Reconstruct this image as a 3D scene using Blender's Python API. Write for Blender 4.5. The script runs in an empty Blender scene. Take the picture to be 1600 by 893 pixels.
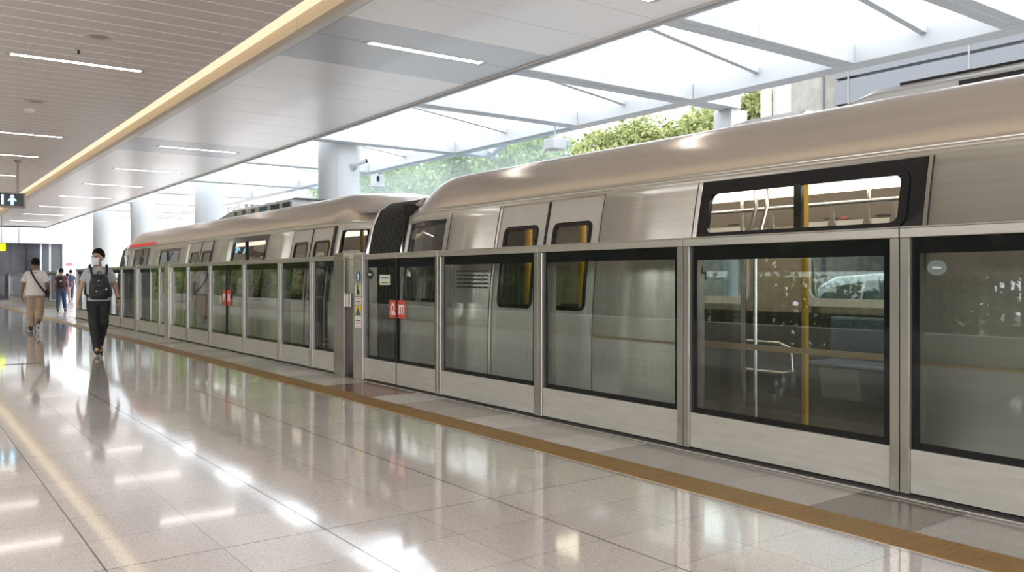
import bpy, bmesh, math, random
from mathutils import Vector, Matrix
random.seed(7)
PI = math.pi
SC = bpy.context.scene
COL = SC.collection

# ------------------------------------------------------------------ camera
TH = math.atan(968 / 1325)
CS, SN = math.cos(TH), math.sin(TH)
CH = 1.25
cd = bpy.data.cameras.new('camera')
cam = bpy.data.objects.new('camera', cd)
COL.objects.link(cam)
cam.location = (0, 0, CH)
cam.rotation_euler = (PI / 2, 0, -TH)
cd.sensor_width = 36
cd.lens = 36 * 1325 / 1600
cd.shift_y = -11.5 / 1600
cd.clip_end = 500
SC.camera = cam


def Yp(px, X):
    """distance along the platform of a pixel column on the plane at X"""
    u = (px - 800) / 1325
    return X * (CS - u * SN) / (SN + u * CS)


def Zp(py, X, Y):
    return CH + (435 - py) * (X * SN + Y * CS) / 1325


# ------------------------------------------------------------------ materials
def new_mat(name):
    m = bpy.data.materials.new(name)
    m.use_nodes = True
    nt = m.node_tree
    nt.nodes.clear()
    out = nt.nodes.new('ShaderNodeOutputMaterial')
    return m, nt, out


def pbr(name, col, rough=0.5, metal=0.0, emit=None, es=0.0, var=0.0, vscale=8.0, stretch=(1, 1, 1),
        bump=0.0, bscale=60.0, spec=0.5, coat=0.0):
    m, nt, out = new_mat(name)
    b = nt.nodes.new('ShaderNodeBsdfPrincipled')
    nt.links.new(b.outputs[0], out.inputs[0])
    b.inputs['Base Color'].default_value = (*col, 1)
    b.inputs['Roughness'].default_value = rough
    b.inputs['Metallic'].default_value = metal
    b.inputs['Specular IOR Level'].default_value = spec
    b.inputs['Coat Weight'].default_value = coat
    if emit:
        b.inputs['Emission Color'].default_value = (*emit, 1)
        b.inputs['Emission Strength'].default_value = es
    if var > 0 or bump > 0:
        tc = nt.nodes.new('ShaderNodeTexCoord')
        mp = nt.nodes.new('ShaderNodeMapping')
        mp.inputs['Scale'].default_value = stretch
        nt.links.new(tc.outputs['Object'], mp.inputs[0])
        nz = nt.nodes.new('ShaderNodeTexNoise')
        nz.inputs['Scale'].default_value = vscale
        nz.inputs['Detail'].default_value = 5
        nt.links.new(mp.outputs[0], nz.inputs['Vector'])
        if var > 0:
            rp = nt.nodes.new('ShaderNodeValToRGB')
            lo = tuple(max(0, c * (1 - var)) for c in col)
            hi = tuple(min(1, c * (1 + var)) for c in col)
            rp.color_ramp.elements[0].position = 0.3
            rp.color_ramp.elements[1].position = 0.7
            rp.color_ramp.elements[0].color = (*lo, 1)
            rp.color_ramp.elements[1].color = (*hi, 1)
            nt.links.new(nz.outputs[0], rp.inputs[0])
            nt.links.new(rp.outputs[0], b.inputs['Base Color'])
        if bump > 0:
            n2 = nt.nodes.new('ShaderNodeTexNoise')
            n2.inputs['Scale'].default_value = bscale
            nt.links.new(mp.outputs[0], n2.inputs['Vector'])
            bp = nt.nodes.new('ShaderNodeBump')
            bp.inputs['Strength'].default_value = bump
            bp.inputs['Distance'].default_value = 0.01
            nt.links.new(n2.outputs[0], bp.inputs['Height'])
            nt.links.new(bp.outputs[0], b.inputs['Normal'])
    return m


def emis(name, col, s):
    m, nt, out = new_mat(name)
    e = nt.nodes.new('ShaderNodeEmission')
    e.inputs[0].default_value = (*col, 1)
    e.inputs[1].default_value = s
    nt.links.new(e.outputs[0], out.inputs[0])
    return m


def glass(name, tint, ior=1.5, rough=0.0, gloss=(1, 1, 1), gain=1.0):
    m, nt, out = new_mat(name)
    tr = nt.nodes.new('ShaderNodeBsdfTransparent')
    tr.inputs[0].default_value = (*tint, 1)
    gl = nt.nodes.new('ShaderNodeBsdfGlossy')
    gl.inputs['Color'].default_value = (*gloss, 1)
    gl.inputs['Roughness'].default_value = rough
    fr = nt.nodes.new('ShaderNodeFresnel')
    geo = nt.nodes.new('ShaderNodeNewGeometry')
    io = nt.nodes.new('ShaderNodeMix')
    io.data_type = 'FLOAT'
    io.inputs[2].default_value = ior
    io.inputs[3].default_value = 1 / ior
    nt.links.new(geo.outputs['Backfacing'], io.inputs[0])
    nt.links.new(io.outputs[0], fr.inputs[0])
    mu = nt.nodes.new('ShaderNodeMath')
    mu.operation = 'MULTIPLY'
    mu.use_clamp = True
    mu.inputs[1].default_value = gain
    nt.links.new(fr.outputs[0], mu.inputs[0])
    mx = nt.nodes.new('ShaderNodeMixShader')
    nt.links.new(mu.outputs[0], mx.inputs[0])
    nt.links.new(tr.outputs[0], mx.inputs[1])
    nt.links.new(gl.outputs[0], mx.inputs[2])
    nt.links.new(mx.outputs[0], out.inputs[0])
    return m


def frosted(name, tcol, dcol, fac):
    m, nt, out = new_mat(name)
    tr = nt.nodes.new('ShaderNodeBsdfTransparent')
    tr.inputs[0].default_value = (*tcol, 1)
    tl = nt.nodes.new('ShaderNodeBsdfTranslucent')
    tl.inputs[0].default_value = (*dcol, 1)
    mx = nt.nodes.new('ShaderNodeMixShader')
    mx.inputs[0].default_value = fac
    nt.links.new(tr.outputs[0], mx.inputs[1])
    nt.links.new(tl.outputs[0], mx.inputs[2])
    nt.links.new(mx.outputs[0], out.inputs[0])
    return m


M = {}
M['psd'] = pbr('brushed screen steel', (0.55, 0.50, 0.455), 0.34, 0.65, var=0.06, vscale=3, stretch=(1, 1, 30), bump=0.03, bscale=40)
M['psd_lite'] = pbr('polished screen steel', (0.48, 0.44, 0.40), 0.24, 0.75)
M['kick'] = pbr('kick plate steel', (0.64, 0.60, 0.54), 0.40, 0.50, var=0.08, vscale=3, stretch=(1, 1, 8), bump=0.02, bscale=40)
M['frit'] = pbr('black frit', (0.012, 0.012, 0.013), 0.06, 0.0)
M['psd_glass'] = glass('screen glass', (0.88, 0.905, 0.89), 1.55)
M['train_glass'] = glass('train window glass', (0.74, 0.77, 0.76), 1.55)
M['dark_glass'] = glass('dark tinted glass', (0.25, 0.26, 0.26), 1.55)
M['steel'] = pbr('train side steel', (0.62, 0.57, 0.515), 0.27, 0.40, var=0.05, vscale=2.5, stretch=(1, 0.4, 14), bump=0.015, bscale=30)
M['roofsteel'] = pbr('train roof steel', (0.63, 0.555, 0.49), 0.19, 0.55, var=0.04, vscale=2, stretch=(1, 0.3, 8))
M['door_steel'] = pbr('train door paint', (0.62, 0.575, 0.53), 0.34, 0.3, var=0.03)
M['black'] = pbr('black gloss', (0.012, 0.012, 0.014), 0.12)
M['rubber'] = pbr('black rubber', (0.018, 0.017, 0.016), 0.55, bump=0.05)
M['bellows'] = pbr('bellows fabric', (0.045, 0.042, 0.038), 0.6, bump=0.06)
M['roof_grey'] = pbr('roof pod grey', (0.62, 0.62, 0.62), 0.35, 0.4)
M['interior'] = pbr('interior cream', (0.40, 0.345, 0.30), 0.5)
M['int_floor'] = pbr('interior floor', (0.06, 0.055, 0.05), 0.35, var=0.1)
M['yellow'] = pbr('yellow pole', (0.75, 0.45, 0.02), 0.35)
M['int_light'] = emis('interior light', (1.0, 0.82, 0.62), 2.6)
M['white_frame'] = pbr('white frame', (0.75, 0.76, 0.76), 0.4)
M['seat'] = pbr('seat steel', (0.45, 0.45, 0.47), 0.35, 0.3)
M['seat_blue'] = pbr('seat blue', (0.09, 0.14, 0.22), 0.35)
M['chrome'] = pbr('chrome', (0.75, 0.75, 0.76), 0.15, 1.0)
M['white'] = pbr('white paint', (0.60, 0.61, 0.62), 0.5)
M['white_wall'] = pbr('white wall', (0.86, 0.87, 0.89), 0.5)
M['grey_panel'] = pbr('grey panel', (0.55, 0.58, 0.62), 0.45, 0.1)
M['ceil_panel'] = pbr('ceiling panel', (0.87, 0.83, 0.81), 0.30, 0.12)
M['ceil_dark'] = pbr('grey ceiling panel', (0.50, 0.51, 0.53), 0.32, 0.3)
M['slat'] = pbr('ceiling slat', (0.69, 0.62, 0.575), 0.40, 0.15)
M['slat_gap'] = pbr('ceiling slat joint', (0.92, 0.87, 0.82), 0.35, 0.0)
M['shadow_gap'] = pbr('dark joint', (0.05, 0.05, 0.05), 0.6)
M['cove_tan'] = pbr('cove trim', (0.72, 0.60, 0.46), 0.5)
M['cove_lip'] = pbr('cove lip', (0.68, 0.64, 0.60), 0.35, 0.2)
M['cove_light'] = emis('cove light', (1.0, 0.80, 0.54), 0.5)
M['lamp'] = emis('lamp diffuser', (1.0, 0.90, 0.80), 5.0)
M['lampr'] = emis('lamp diffuser white', (1.0, 0.93, 0.86), 5.0)
M['grille'] = pbr('speaker grille', (0.36, 0.33, 0.31), 0.6)
M['ring'] = pbr('speaker ring', (0.62, 0.56, 0.51), 0.5)
M['dark_wall'] = pbr('dark glazed wall', (0.045, 0.047, 0.055), 0.12, var=0.3, vscale=0.8)
M['fascia'] = pbr('grey fascia', (0.62, 0.63, 0.64), 0.5)
M['asphalt'] = pbr('asphalt', (0.22, 0.22, 0.22), 0.8, var=0.15)
M['ballast'] = pbr('track bed', (0.12, 0.115, 0.105), 0.9, var=0.3, bump=0.5, bscale=20)
M['grass'] = pbr('lawn', (0.17, 0.18, 0.12), 0.9, var=0.4, vscale=3)
M['concrete'] = pbr('concrete', (0.22, 0.205, 0.185), 0.8, var=0.15, vscale=4)
M['kerb'] = pbr('pale kerb wall', (0.50, 0.54, 0.48), 0.6)
M['bark'] = pbr('bark', (0.13, 0.09, 0.06), 0.9, var=0.2)
M['sign_black'] = pbr('sign black', (0.012, 0.014, 0.022), 0.25)
M['sign_frame'] = pbr('sign frame', (0.30, 0.26, 0.22), 0.4, 0.3)
M['sign_blue'] = emis('sign light blue', (0.35, 0.75, 1.0), 1.3)
M['sign_yellow'] = emis('sign yellow green', (0.72, 0.95, 0.02), 1.0)
M['red'] = pbr('red sticker', (0.62, 0.075, 0.045), 0.45)
M['redsign'] = pbr('red notice', (0.75, 0.18, 0.2), 0.5)
M['sticker_white'] = pbr('white print', (0.85, 0.83, 0.78), 0.5)
M['sticker_blue'] = pbr('blue print', (0.03, 0.13, 0.32), 0.4)
M['sticker_black'] = pbr('black print', (0.015, 0.015, 0.015), 0.4)
M['sticker_yellow'] = pbr('yellow print', (0.75, 0.55, 0.03), 0.5)
M['cream'] = pbr('cream notice', (0.72, 0.70, 0.55), 0.5)
M['red_reflection'] = emis('glowing red reflection', (1.0, 0.12, 0.10), 0.26)  # dim emission imitates a red reflection on the roof steel
M['olive'] = pbr('olive cab mask', (0.10, 0.12, 0.06), 0.25)
M['lime'] = pbr('lime seat', (0.45, 0.55, 0.02), 0.4)
M['car_silver'] = pbr('silver car paint', (0.72, 0.74, 0.76), 0.2, 0.3, coat=0.5)
M['car_glass'] = pbr('car glass', (0.05, 0.06, 0.07), 0.08)
M['tyre'] = pbr('tyre', (0.02, 0.02, 0.02), 0.7)
M['tail'] = pbr('tail lamp', (0.7, 0.05, 0.04), 0.2)
M['roof_tile'] = pbr('house roof tile', (0.42, 0.42, 0.44), 0.7, var=0.1)
M['house'] = pbr('house wall', (0.7, 0.68, 0.64), 0.7)
M['railing'] = pbr('railing metal', (0.05, 0.055, 0.05), 0.4)
M['canopy_glass'] = frosted('canopy glazing', (0.88, 0.89, 0.90), (0.76, 0.775, 0.79), 0.85)
M['haze_glass'] = frosted('hazy wind screen', (0.86, 0.92, 0.95), (0.85, 0.9, 0.94), 0.14)
M['skin'] = pbr('skin', (0.46, 0.27, 0.18), 0.5)
M['skin_dark'] = pbr('tanned skin', (0.24, 0.12, 0.075), 0.5)
M['hair'] = pbr('black hair', (0.008, 0.007, 0.006), 0.8, bump=0.4, bscale=90, spec=0.15)
M['tee_grey'] = pbr('grey tee cotton', (0.42, 0.43, 0.44), 0.85, var=0.06, vscale=30, bump=0.25, bscale=14)
M['tee_white'] = pbr('white tee cotton', (0.72, 0.67, 0.62), 0.85, bump=0.25, bscale=12)
M['tee_navy'] = pbr('navy top', (0.03, 0.045, 0.09), 0.85)
M['tee_maroon'] = pbr('maroon top', (0.16, 0.03, 0.07), 0.85)
M['jeans_black'] = pbr('black denim', (0.012, 0.012, 0.014), 0.75, bump=0.3, bscale=20)
M['jeans_blue'] = pbr('blue denim', (0.035, 0.065, 0.13), 0.8)
M['khaki'] = pbr('khaki cotton', (0.40, 0.30, 0.21), 0.85, bump=0.3, bscale=14)
M['pale_trousers'] = pbr('pale trousers', (0.45, 0.33, 0.28), 0.85)
M['bag'] = pbr('black nylon', (0.010, 0.010, 0.011), 0.55, bump=0.2, bscale=40)
M['shoe'] = pbr('black shoe', (0.014, 0.013, 0.012), 0.6)
M['shoe_lime'] = pbr('yellow shoe', (0.55, 0.48, 0.03), 0.6)
M['sole'] = pbr('pale sole', (0.55, 0.54, 0.52), 0.6)
M['mask'] = pbr('white mask', (0.82, 0.82, 0.82), 0.7)
M['eye'] = pbr('eye', (0.02, 0.015, 0.012), 0.2)
M['lips'] = pbr('lips', (0.30, 0.11, 0.085), 0.5)


def leaf_mat(name, a, b):
    m, nt, out = new_mat(name)
    g = nt.nodes.new('ShaderNodeNewGeometry')
    rp = nt.nodes.new('ShaderNodeValToRGB')
    rp.color_ramp.elements[0].color = (*a, 1)
    rp.color_ramp.elements[1].color = (*b, 1)
    nt.links.new(g.outputs['Random Per Island'], rp.inputs[0])
    d = nt.nodes.new('ShaderNodeBsdfDiffuse')
    t = nt.nodes.new('ShaderNodeBsdfTranslucent')
    nt.links.new(rp.outputs[0], d.inputs[0])
    nt.links.new(rp.outputs[0], t.inputs[0])
    mx = nt.nodes.new('ShaderNodeMixShader')
    mx.inputs[0].default_value = 0.45
    nt.links.new(d.outputs[0], mx.inputs[1])
    nt.links.new(t.outputs[0], mx.inputs[2])
    nt.links.new(mx.outputs[0], out.inputs[0])
    return m


M['leaf'] = leaf_mat('tree leaves', (0.13, 0.17, 0.06), (0.44, 0.46, 0.22))
M['leaf_pale'] = leaf_mat('pale tree leaves', (0.16, 0.26, 0.10), (0.45, 0.50, 0.20))
M['leaf_dark'] = leaf_mat('hedge leaves', (0.05, 0.09, 0.02), (0.36, 0.42, 0.13))


class NG:
    """tiny helper for math nodes"""
    def __init__(s, nt):
        s.nt = nt

    def m(s, op, a, b=None, c=None, clamp=False):
        n = s.nt.nodes.new('ShaderNodeMath')
        n.operation = op
        n.use_clamp = clamp
        for i, v in enumerate((a, b, c)):
            if v is None:
                continue
            if isinstance(v, (int, float)):
                n.inputs[i].default_value = v
            else:
                s.nt.links.new(v, n.inputs[i])
        return n.outputs[0]

    def mix(s, f, a, b):
        n = s.nt.nodes.new('ShaderNodeMix')
        n.data_type = 'RGBA'
        for i, v in ((0, f), (6, a), (7, b)):
            if isinstance(v, tuple):
                n.inputs[i].default_value = (*v, 1)
            elif isinstance(v, (int, float)):
                n.inputs[i].default_value = v
            else:
                s.nt.links.new(v, n.inputs[i])
        return n.outputs[2]


def floor_material():
    m, nt, out = new_mat('polished terrazzo tiles')
    g = NG(nt)
    b = nt.nodes.new('ShaderNodeBsdfPrincipled')
    nt.links.new(b.outputs[0], out.inputs[0])
    geo = nt.nodes.new('ShaderNodeNewGeometry')
    sp = nt.nodes.new('ShaderNodeSeparateXYZ')
    nt.links.new(geo.outputs['Position'], sp.inputs[0])
    X, Y = sp.outputs[0], sp.outputs[1]

    def line(v, off, step, half):
        f = g.m('FRACT', g.m('ADD', g.m('DIVIDE', g.m('SUBTRACT', v, off), step), 0.5))
        d = g.m('MULTIPLY', g.m('ABSOLUTE', g.m('SUBTRACT', f, 0.5)), step)
        return g.m('LESS_THAN', d, half)

    def cell(v, off, step):
        return g.m('FLOOR', g.m('DIVIDE', g.m('SUBTRACT', v, off), step))

    def rnd(a, bb, seed):
        w = nt.nodes.new('ShaderNodeTexWhiteNoise')
        w.noise_dimensions = '3D'
        cb = nt.nodes.new('ShaderNodeCombineXYZ')
        nt.links.new(a, cb.inputs[0])
        nt.links.new(bb, cb.inputs[1])
        cb.inputs[2].default_value = seed
        nt.links.new(cb.outputs[0], w.inputs[0])
        return w.outputs[0]

    # terrazzo chips
    vor = nt.nodes.new('ShaderNodeTexVoronoi')
    vor.inputs['Scale'].default_value = 260
    nt.links.new(geo.outputs['Position'], vor.inputs['Vector'])
    hsv = nt.nodes.new('ShaderNodeSeparateColor')
    nt.links.new(vor.outputs['Color'], hsv.inputs[0])
    chip = hsv.outputs[0]
    rp = nt.nodes.new('ShaderNodeValToRGB')
    el = rp.color_ramp.elements
    el[0].position = 0.0
    el[0].color = (0.44, 0.36, 0.31, 1)
    el[1].position = 1.0
    el[1].color = (0.92, 0.84, 0.795, 1)
    e = el.new(0.10)
    e.color = (0.64, 0.565, 0.52, 1)
    e = el.new(0.30)
    e.color = (0.75, 0.68, 0.635, 1)
    e = el.new(0.75)
    e.color = (0.82, 0.75, 0.705, 1)
    nt.links.new(chip, rp.inputs[0])
    base = rp.outputs[0]
    # per-tile tint
    t = rnd(cell(X, 0.74, 0.5), cell(Y, 3.97, 0.47), 1.0)
    tint = g.m('ADD', g.m('MULTIPLY', t, 0.10), 0.95)
    mul = nt.nodes.new('ShaderNodeVectorMath')
    mul.operation = 'SCALE'
    nt.links.new(base, mul.inputs[0])
    nt.links.new(tint, mul.inputs['Scale'])
    base = mul.outputs[0]
    # the border course beside the screen
    edge = g.m('GREATER_THAN', X, 4.065)
    ci = cell(Y, 2.217, 0.59)
    t2 = rnd(ci, ci, 4.0)
    eb = nt.nodes.new('ShaderNodeVectorMath')
    eb.operation = 'SCALE'
    nt.links.new(base, eb.inputs[0])
    nt.links.new(g.m('ADD', g.m('MULTIPLY', t2, 0.34), 0.46), eb.inputs['Scale'])
    dark = g.m('COMPARE', ci, 0.0, 0.1)
    red = g.m('COMPARE', ci, 10.5, 0.9)
    def tone(c):
        mm = nt.nodes.new('ShaderNodeVectorMath')
        mm.operation = 'MULTIPLY'
        nt.links.new(mul.outputs[0], mm.inputs[0])
        mm.inputs[1].default_value = c
        return mm.outputs[0]
    ec = g.mix(dark, eb.outputs[0], tone((0.20, 0.175, 0.15)))
    ec = g.mix(red, ec, tone((0.27, 0.11, 0.085)))
    base = g.mix(edge, base, ec)
    # joints
    thin = g.m('MAXIMUM', line(X, 0.74, 0.5, 0.0024), line(Y, 3.97, 0.47, 0.0024))
    thick = g.m('MAXIMUM', line(X, 0.74, 1.005, 0.0045), line(Y, 3.97, 2.82, 0.004))
    ej = line(Y, 2.217, 0.59, 0.003)
    inner = g.m('SUBTRACT', 1.0, edge)
    j1 = g.m('MULTIPLY', g.m('MULTIPLY', thin, 0.45), inner)
    j2 = g.m('MULTIPLY', g.m('MULTIPLY', thick, 0.85), inner)
    j3 = g.m('MULTIPLY', g.m('MULTIPLY', ej, 0.6), edge)
    jj = g.m('MAXIMUM', g.m('MAXIMUM', j1, j2), j3)
    base = g.mix(jj, base, (0.10, 0.085, 0.07))
    nt.links.new(base, b.inputs['Base Color'])
    nz = nt.nodes.new('ShaderNodeTexNoise')
    nz.inputs['Scale'].default_value = 2.2
    nz.inputs['Detail'].default_value = 4
    nt.links.new(geo.outputs['Position'], nz.inputs['Vector'])
    ro = g.m('ADD', g.m('MULTIPLY', nz.outputs[0], 0.06), 0.05)
    ro = g.m('ADD', ro, g.m('MULTIPLY', jj, 0.12))
    ro = g.m('ADD', ro, g.m('MULTIPLY', edge, 0.12))
    nt.links.new(ro, b.inputs['Roughness'])
    nt.links.new(g.m('MULTIPLY', inner, 0.6), b.inputs['Coat Weight'])
    nt.links.new(g.m('ADD', g.m('MULTIPLY', inner, 0.6), 0.4), b.inputs['Specular IOR Level'])
    b.inputs['Coat Roughness'].default_value = 0.05
    return m


def tactile_material():
    m, nt, out = new_mat('ochre tactile paving')
    g = NG(nt)
    b = nt.nodes.new('ShaderNodeBsdfPrincipled')
    nt.links.new(b.outputs[0], out.inputs[0])
    geo = nt.nodes.new('ShaderNodeNewGeometry')
    sp = nt.nodes.new('ShaderNodeSeparateXYZ')
    nt.links.new(geo.outputs['Position'], sp.inputs[0])
    st = 0.054

    def cdist(v, off):
        f = g.m('FRACT', g.m('DIVIDE', g.m('SUBTRACT', v, off), st))
        return g.m('SUBTRACT', f, 0.5)
    dx, dy = cdist(sp.outputs[0], 3.79), cdist(sp.outputs[1], 0)
    r = g.m('SQRT', g.m('ADD', g.m('MULTIPLY', dx, dx), g.m('MULTIPLY', dy, dy)))
    h = g.m('SUBTRACT', 1.0, g.m('DIVIDE', r, 0.34), clamp=True)
    bp = nt.nodes.new('ShaderNodeBump')
    bp.inputs['Strength'].default_value = 0.9
    bp.inputs['Distance'].default_value = 0.006
    nt.links.new(g.m('POWER', h, 0.6), bp.inputs['Height'])
    nt.links.new(bp.outputs[0], b.inputs['Normal'])
    nz = nt.nodes.new('ShaderNodeTexNoise')
    nz.inputs['Scale'].default_value = 5
    nz.inputs['Detail'].default_value = 6
    nt.links.new(geo.outputs['Position'], nz.inputs['Vector'])
    col = g.mix(nz.outputs[0], (0.21, 0.105, 0.018), (0.36, 0.20, 0.042))
    f = g.m('FRACT', g.m('DIVIDE', sp.outputs[1], 0.54))
    ln = g.m('LESS_THAN', f, 0.012)
    col = g.mix(g.m('MULTIPLY', ln, 0.7), col, (0.10, 0.06, 0.02))
    nt.links.new(col, b.inputs['Base Color'])
    b.inputs['Roughness'].default_value = 0.42
    return m


M['floor'] = floor_material()
M['tactile'] = tactile_material()


# ------------------------------------------------------------------ mesh helpers
class MB:
    def __init__(s):
        s.v, s.f, s.mi = [], [], []

    def add(s, verts, faces, mi=0):
        o = len(s.v)
        s.v += [tuple(p) for p in verts]
        s.f += [tuple(i + o for i in f) for f in faces]
        s.mi += [mi] * len(faces)
        return s

    def box(s, x0, x1, y0, y1, z0, z1, mi=0):
        p = [(x0, y0, z0), (x1, y0, z0), (x1, y1, z0), (x0, y1, z0), (x0, y0, z1), (x1, y0, z1), (x1, y1, z1), (x0, y1, z1)]
        f = [(0, 3, 2, 1), (4, 5, 6, 7), (0, 1, 5, 4), (1, 2, 6, 5), (2, 3, 7, 6), (3, 0, 4, 7)]
        return s.add(p, f, mi)

    def tube(s, pts, r, n=10, mi=0, cap=True):
        pts = [Vector(p) for p in pts]
        rs = r if isinstance(r, (list, tuple)) else [r] * len(pts)
        rings = []
        up = None
        for i, p in enumerate(pts):
            a = pts[max(0, i - 1)]
            b = pts[min(len(pts) - 1, i + 1)]
            d = (b - a).normalized()
            if up is None:
                up = Vector((0, 0, 1)) if abs(d.z) < 0.9 else Vector((1, 0, 0))
            e1 = (up - d * up.dot(d)).normalized()
            e2 = d.cross(e1)
            up = e1
            rings.append([p + (e1 * math.cos(2 * PI * k / n) + e2 * math.sin(2 * PI * k / n)) * rs[i] for k in range(n)])
        v = [q for rg in rings for q in rg]
        f = []
        for i in range(len(pts) - 1):
            for k in range(n):
                f.append((i * n + k, i * n + (k + 1) % n, (i + 1) * n + (k + 1) % n, (i + 1) * n + k))
        if cap:
            f.append(tuple(range(n - 1, -1, -1)))
            f.append(tuple((len(pts) - 1) * n + k for k in range(n)))
        return s.add(v, f, mi)

    def lathe(s, c, prof, n=32, mi=0):
        """rings of (radius, z) about the vertical through c"""
        v, f = [], []
        for r, z in prof:
            for k in range(n):
                v.append((c[0] + r * math.cos(2 * PI * k / n), c[1] + r * math.sin(2 * PI * k / n), c[2] + z))
        for i in range(len(prof) - 1):
            for k in range(n):
                f.append((i * n + k, i * n + (k + 1) % n, (i + 1) * n + (k + 1) % n, (i + 1) * n + k))
        f.append(tuple(range(n - 1, -1, -1)))
        f.append(tuple((len(prof) - 1) * n + k for k in range(n)))
        return s.add(v, f, mi)

    def prism(s, pts, d, mi=0):
        """polygon pts extruded by vector d"""
        n = len(pts)
        d = Vector(d)
        v = [Vector(p) for p in pts] + [Vector(p) + d for p in pts]
        f = [tuple(range(n - 1, -1, -1)), tuple(range(n, 2 * n))]
        for k in range(n):
            f.append((k, (k + 1) % n, n + (k + 1) % n, n + k))
        return s.add(v, f, mi)

    def build(s, name, mats, parent=None, bevel=0.0, smooth=False, segs=2):
        me = bpy.data.meshes.new(name)
        o = bpy.data.objects.new(name, me)
        COL.objects.link(o)
        org = Vector((0, 0, 0))
        if parent is not None:
            root = parent
            while root.parent:
                root = root.parent
            org = Vector(root.location)
            o.parent = parent
        me.from_pydata([tuple(Vector(p) - org) for p in s.v], [], s.f)
        if not isinstance(mats, (list, tuple)):
            mats = [mats]
        for m in mats:
            me.materials.append(m)
        for p, i in zip(me.polygons, s.mi):
            p.material_index = i
        bm = bmesh.new()
        bm.from_mesh(me)
        bmesh.ops.recalc_face_normals(bm, faces=bm.faces)
        bm.to_mesh(me)
        bm.free()
        if smooth:
            for p in me.polygons:
                p.use_smooth = True
            sm = o.modifiers.new('edges', 'EDGE_SPLIT')
            sm.split_angle = math.radians(38)
        if bevel > 0:
            b = o.modifiers.new('bevel', 'BEVEL')
            b.width = bevel
            b.segments = segs
            b.limit_method = 'ANGLE'
        return o


def tag(o, label=None, cat=None, group=None, kind=None):
    if label:
        o['label'] = label
    if cat:
        o['category'] = cat
    if group:
        o['group'] = group
    if kind:
        o['kind'] = kind
    return o


def thing(name, label, cat, loc, group=None):
    o = bpy.data.objects.new(name, None)
    COL.objects.link(o)
    o.location = loc
    o.empty_display_size = 0.1
    return tag(o, label, cat, group)


def struct(name, mb, mats, label=None, **k):
    return tag(mb.build(name, mats, None, **k), label, None, None, 'structure')


def rrect(y0, y1, z0, z1, r, nc=5, ns=6):
    """closed rounded rectangle loop of (y,z), constant point count"""
    pts = []
    cs = [(y1 - r, z1 - r, 0), (y0 + r, z1 - r, PI / 2), (y0 + r, z0 + r, PI), (y1 - r, z0 + r, 1.5 * PI)]
    arcs = []
    for cy, cz, a in cs:
        arcs.append([(cy + r * math.cos(a + PI / 2 * k / nc), cz + r * math.sin(a + PI / 2 * k / nc)) for k in range(nc + 1)])
    for i in range(4):
        pts += arcs[i]
        p, q = arcs[i][-1], arcs[(i + 1) % 4][0]
        for k in range(1, ns):
            pts.append((p[0] + (q[0] - p[0]) * k / ns, p[1] + (q[1] - p[1]) * k / ns))
    return pts


def ring_panel(mb, outer, inner, xf, th, mi=0):
    """solid panel between two (y,z) loops following surface xf(y,z), th thick towards +X"""
    n = len(outer)
    v = []
    for lp, t in ((outer, 0), (inner, 0), (outer, th), (inner, th)):
        v += [(xf(y, z) + t, y, z) for y, z in lp]
    f = []
    for k in range(n):
        j = (k + 1) % n
        f.append((k, j, n + j, n + k))
        f.append((2 * n + k, 3 * n + k, 3 * n + j, 2 * n + j))
        f.append((k, 2 * n + k, 2 * n + j, j))
        f.append((n + k, n + j, 3 * n + j, 3 * n + k))
    mb.add(v, f, mi)


def sheet(mb, y0, y1, z0, z1, xf, th, ny=4, nz=8, mi=0):
    """solid rectangular sheet following xf"""
    v, f = [], []
    for t in (0, th):
        for i in range(ny + 1):
            for j in range(nz + 1):
                y = y0 + (y1 - y0) * i / ny
                z = z0 + (z1 - z0) * j / nz
                v.append((xf(y, z) + t, y, z))
    N = (ny + 1) * (nz + 1)
    idx = lambda i, j, l: l * N + i * (nz + 1) + j
    for l in (0, 1):
        for i in range(ny):
            for j in range(nz):
                f.append((idx(i, j, l), idx(i + 1, j, l), idx(i + 1, j + 1, l), idx(i, j + 1, l)))
    for i in range(ny):
        for j in (0, nz):
            f.append((idx(i, j, 0), idx(i + 1, j, 0), idx(i + 1, j, 1), idx(i, j, 1)))
    for j in range(nz):
        for i in (0, ny):
            f.append((idx(i, j, 0), idx(i, j + 1, 0), idx(i, j + 1, 1), idx(i, j, 1)))
    mb.add(v, f, mi)


def text_on(name, body, size, loc, rot, mat, parent, extrude=0.0008):
    cu = bpy.data.curves.new(name, 'FONT')
    cu.body = body
    cu.size = size
    cu.align_x = 'CENTER'
    cu.align_y = 'CENTER'
    cu.extrude = extrude
    t = bpy.data.objects.new(name, cu)
    COL.objects.link(t)
    dg = bpy.context.evaluated_depsgraph_get()
    me = bpy.data.meshes.new_from_object(t.evaluated_get(dg))
    bpy.data.objects.remove(t)
    o = bpy.data.objects.new(name, me)
    COL.objects.link(o)
    me.materials.clear()
    me.materials.append(mat)
    org = Vector((0, 0, 0))
    if parent is not None:
        root = parent
        while root.parent:
            root = root.parent
        org = Vector(root.location)
        o.parent = parent
    o.location = Vector(loc) - org
    o.rotation_euler = rot
    return o

M['louvre'] = pbr('louvre grey', (0.115, 0.122, 0.135), 0.5)

M['int_dark'] = pbr('dark interior lining', (0.035, 0.034, 0.034), 0.45)

M['far_glass'] = glass('far train window glass', (0.50, 0.52, 0.52), 1.6)

M['bronze'] = pbr('bronze waist trim', (0.27, 0.20, 0.13), 0.4, 0.2)
# ================================================================== SETTING
ZC = 4.22            # ceiling height
XP = 4.647           # platform face of the screens
ROT_PSD = (PI / 2, 0, -PI / 2)

mb = MB()
mb.box(-3.2, 4.86, -8, 30.2, -0.3, 0)
mb.box(-3.2, 16.0, 30.2, 60, -0.3, 0)
struct('floor', mb, M['floor'])

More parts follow.
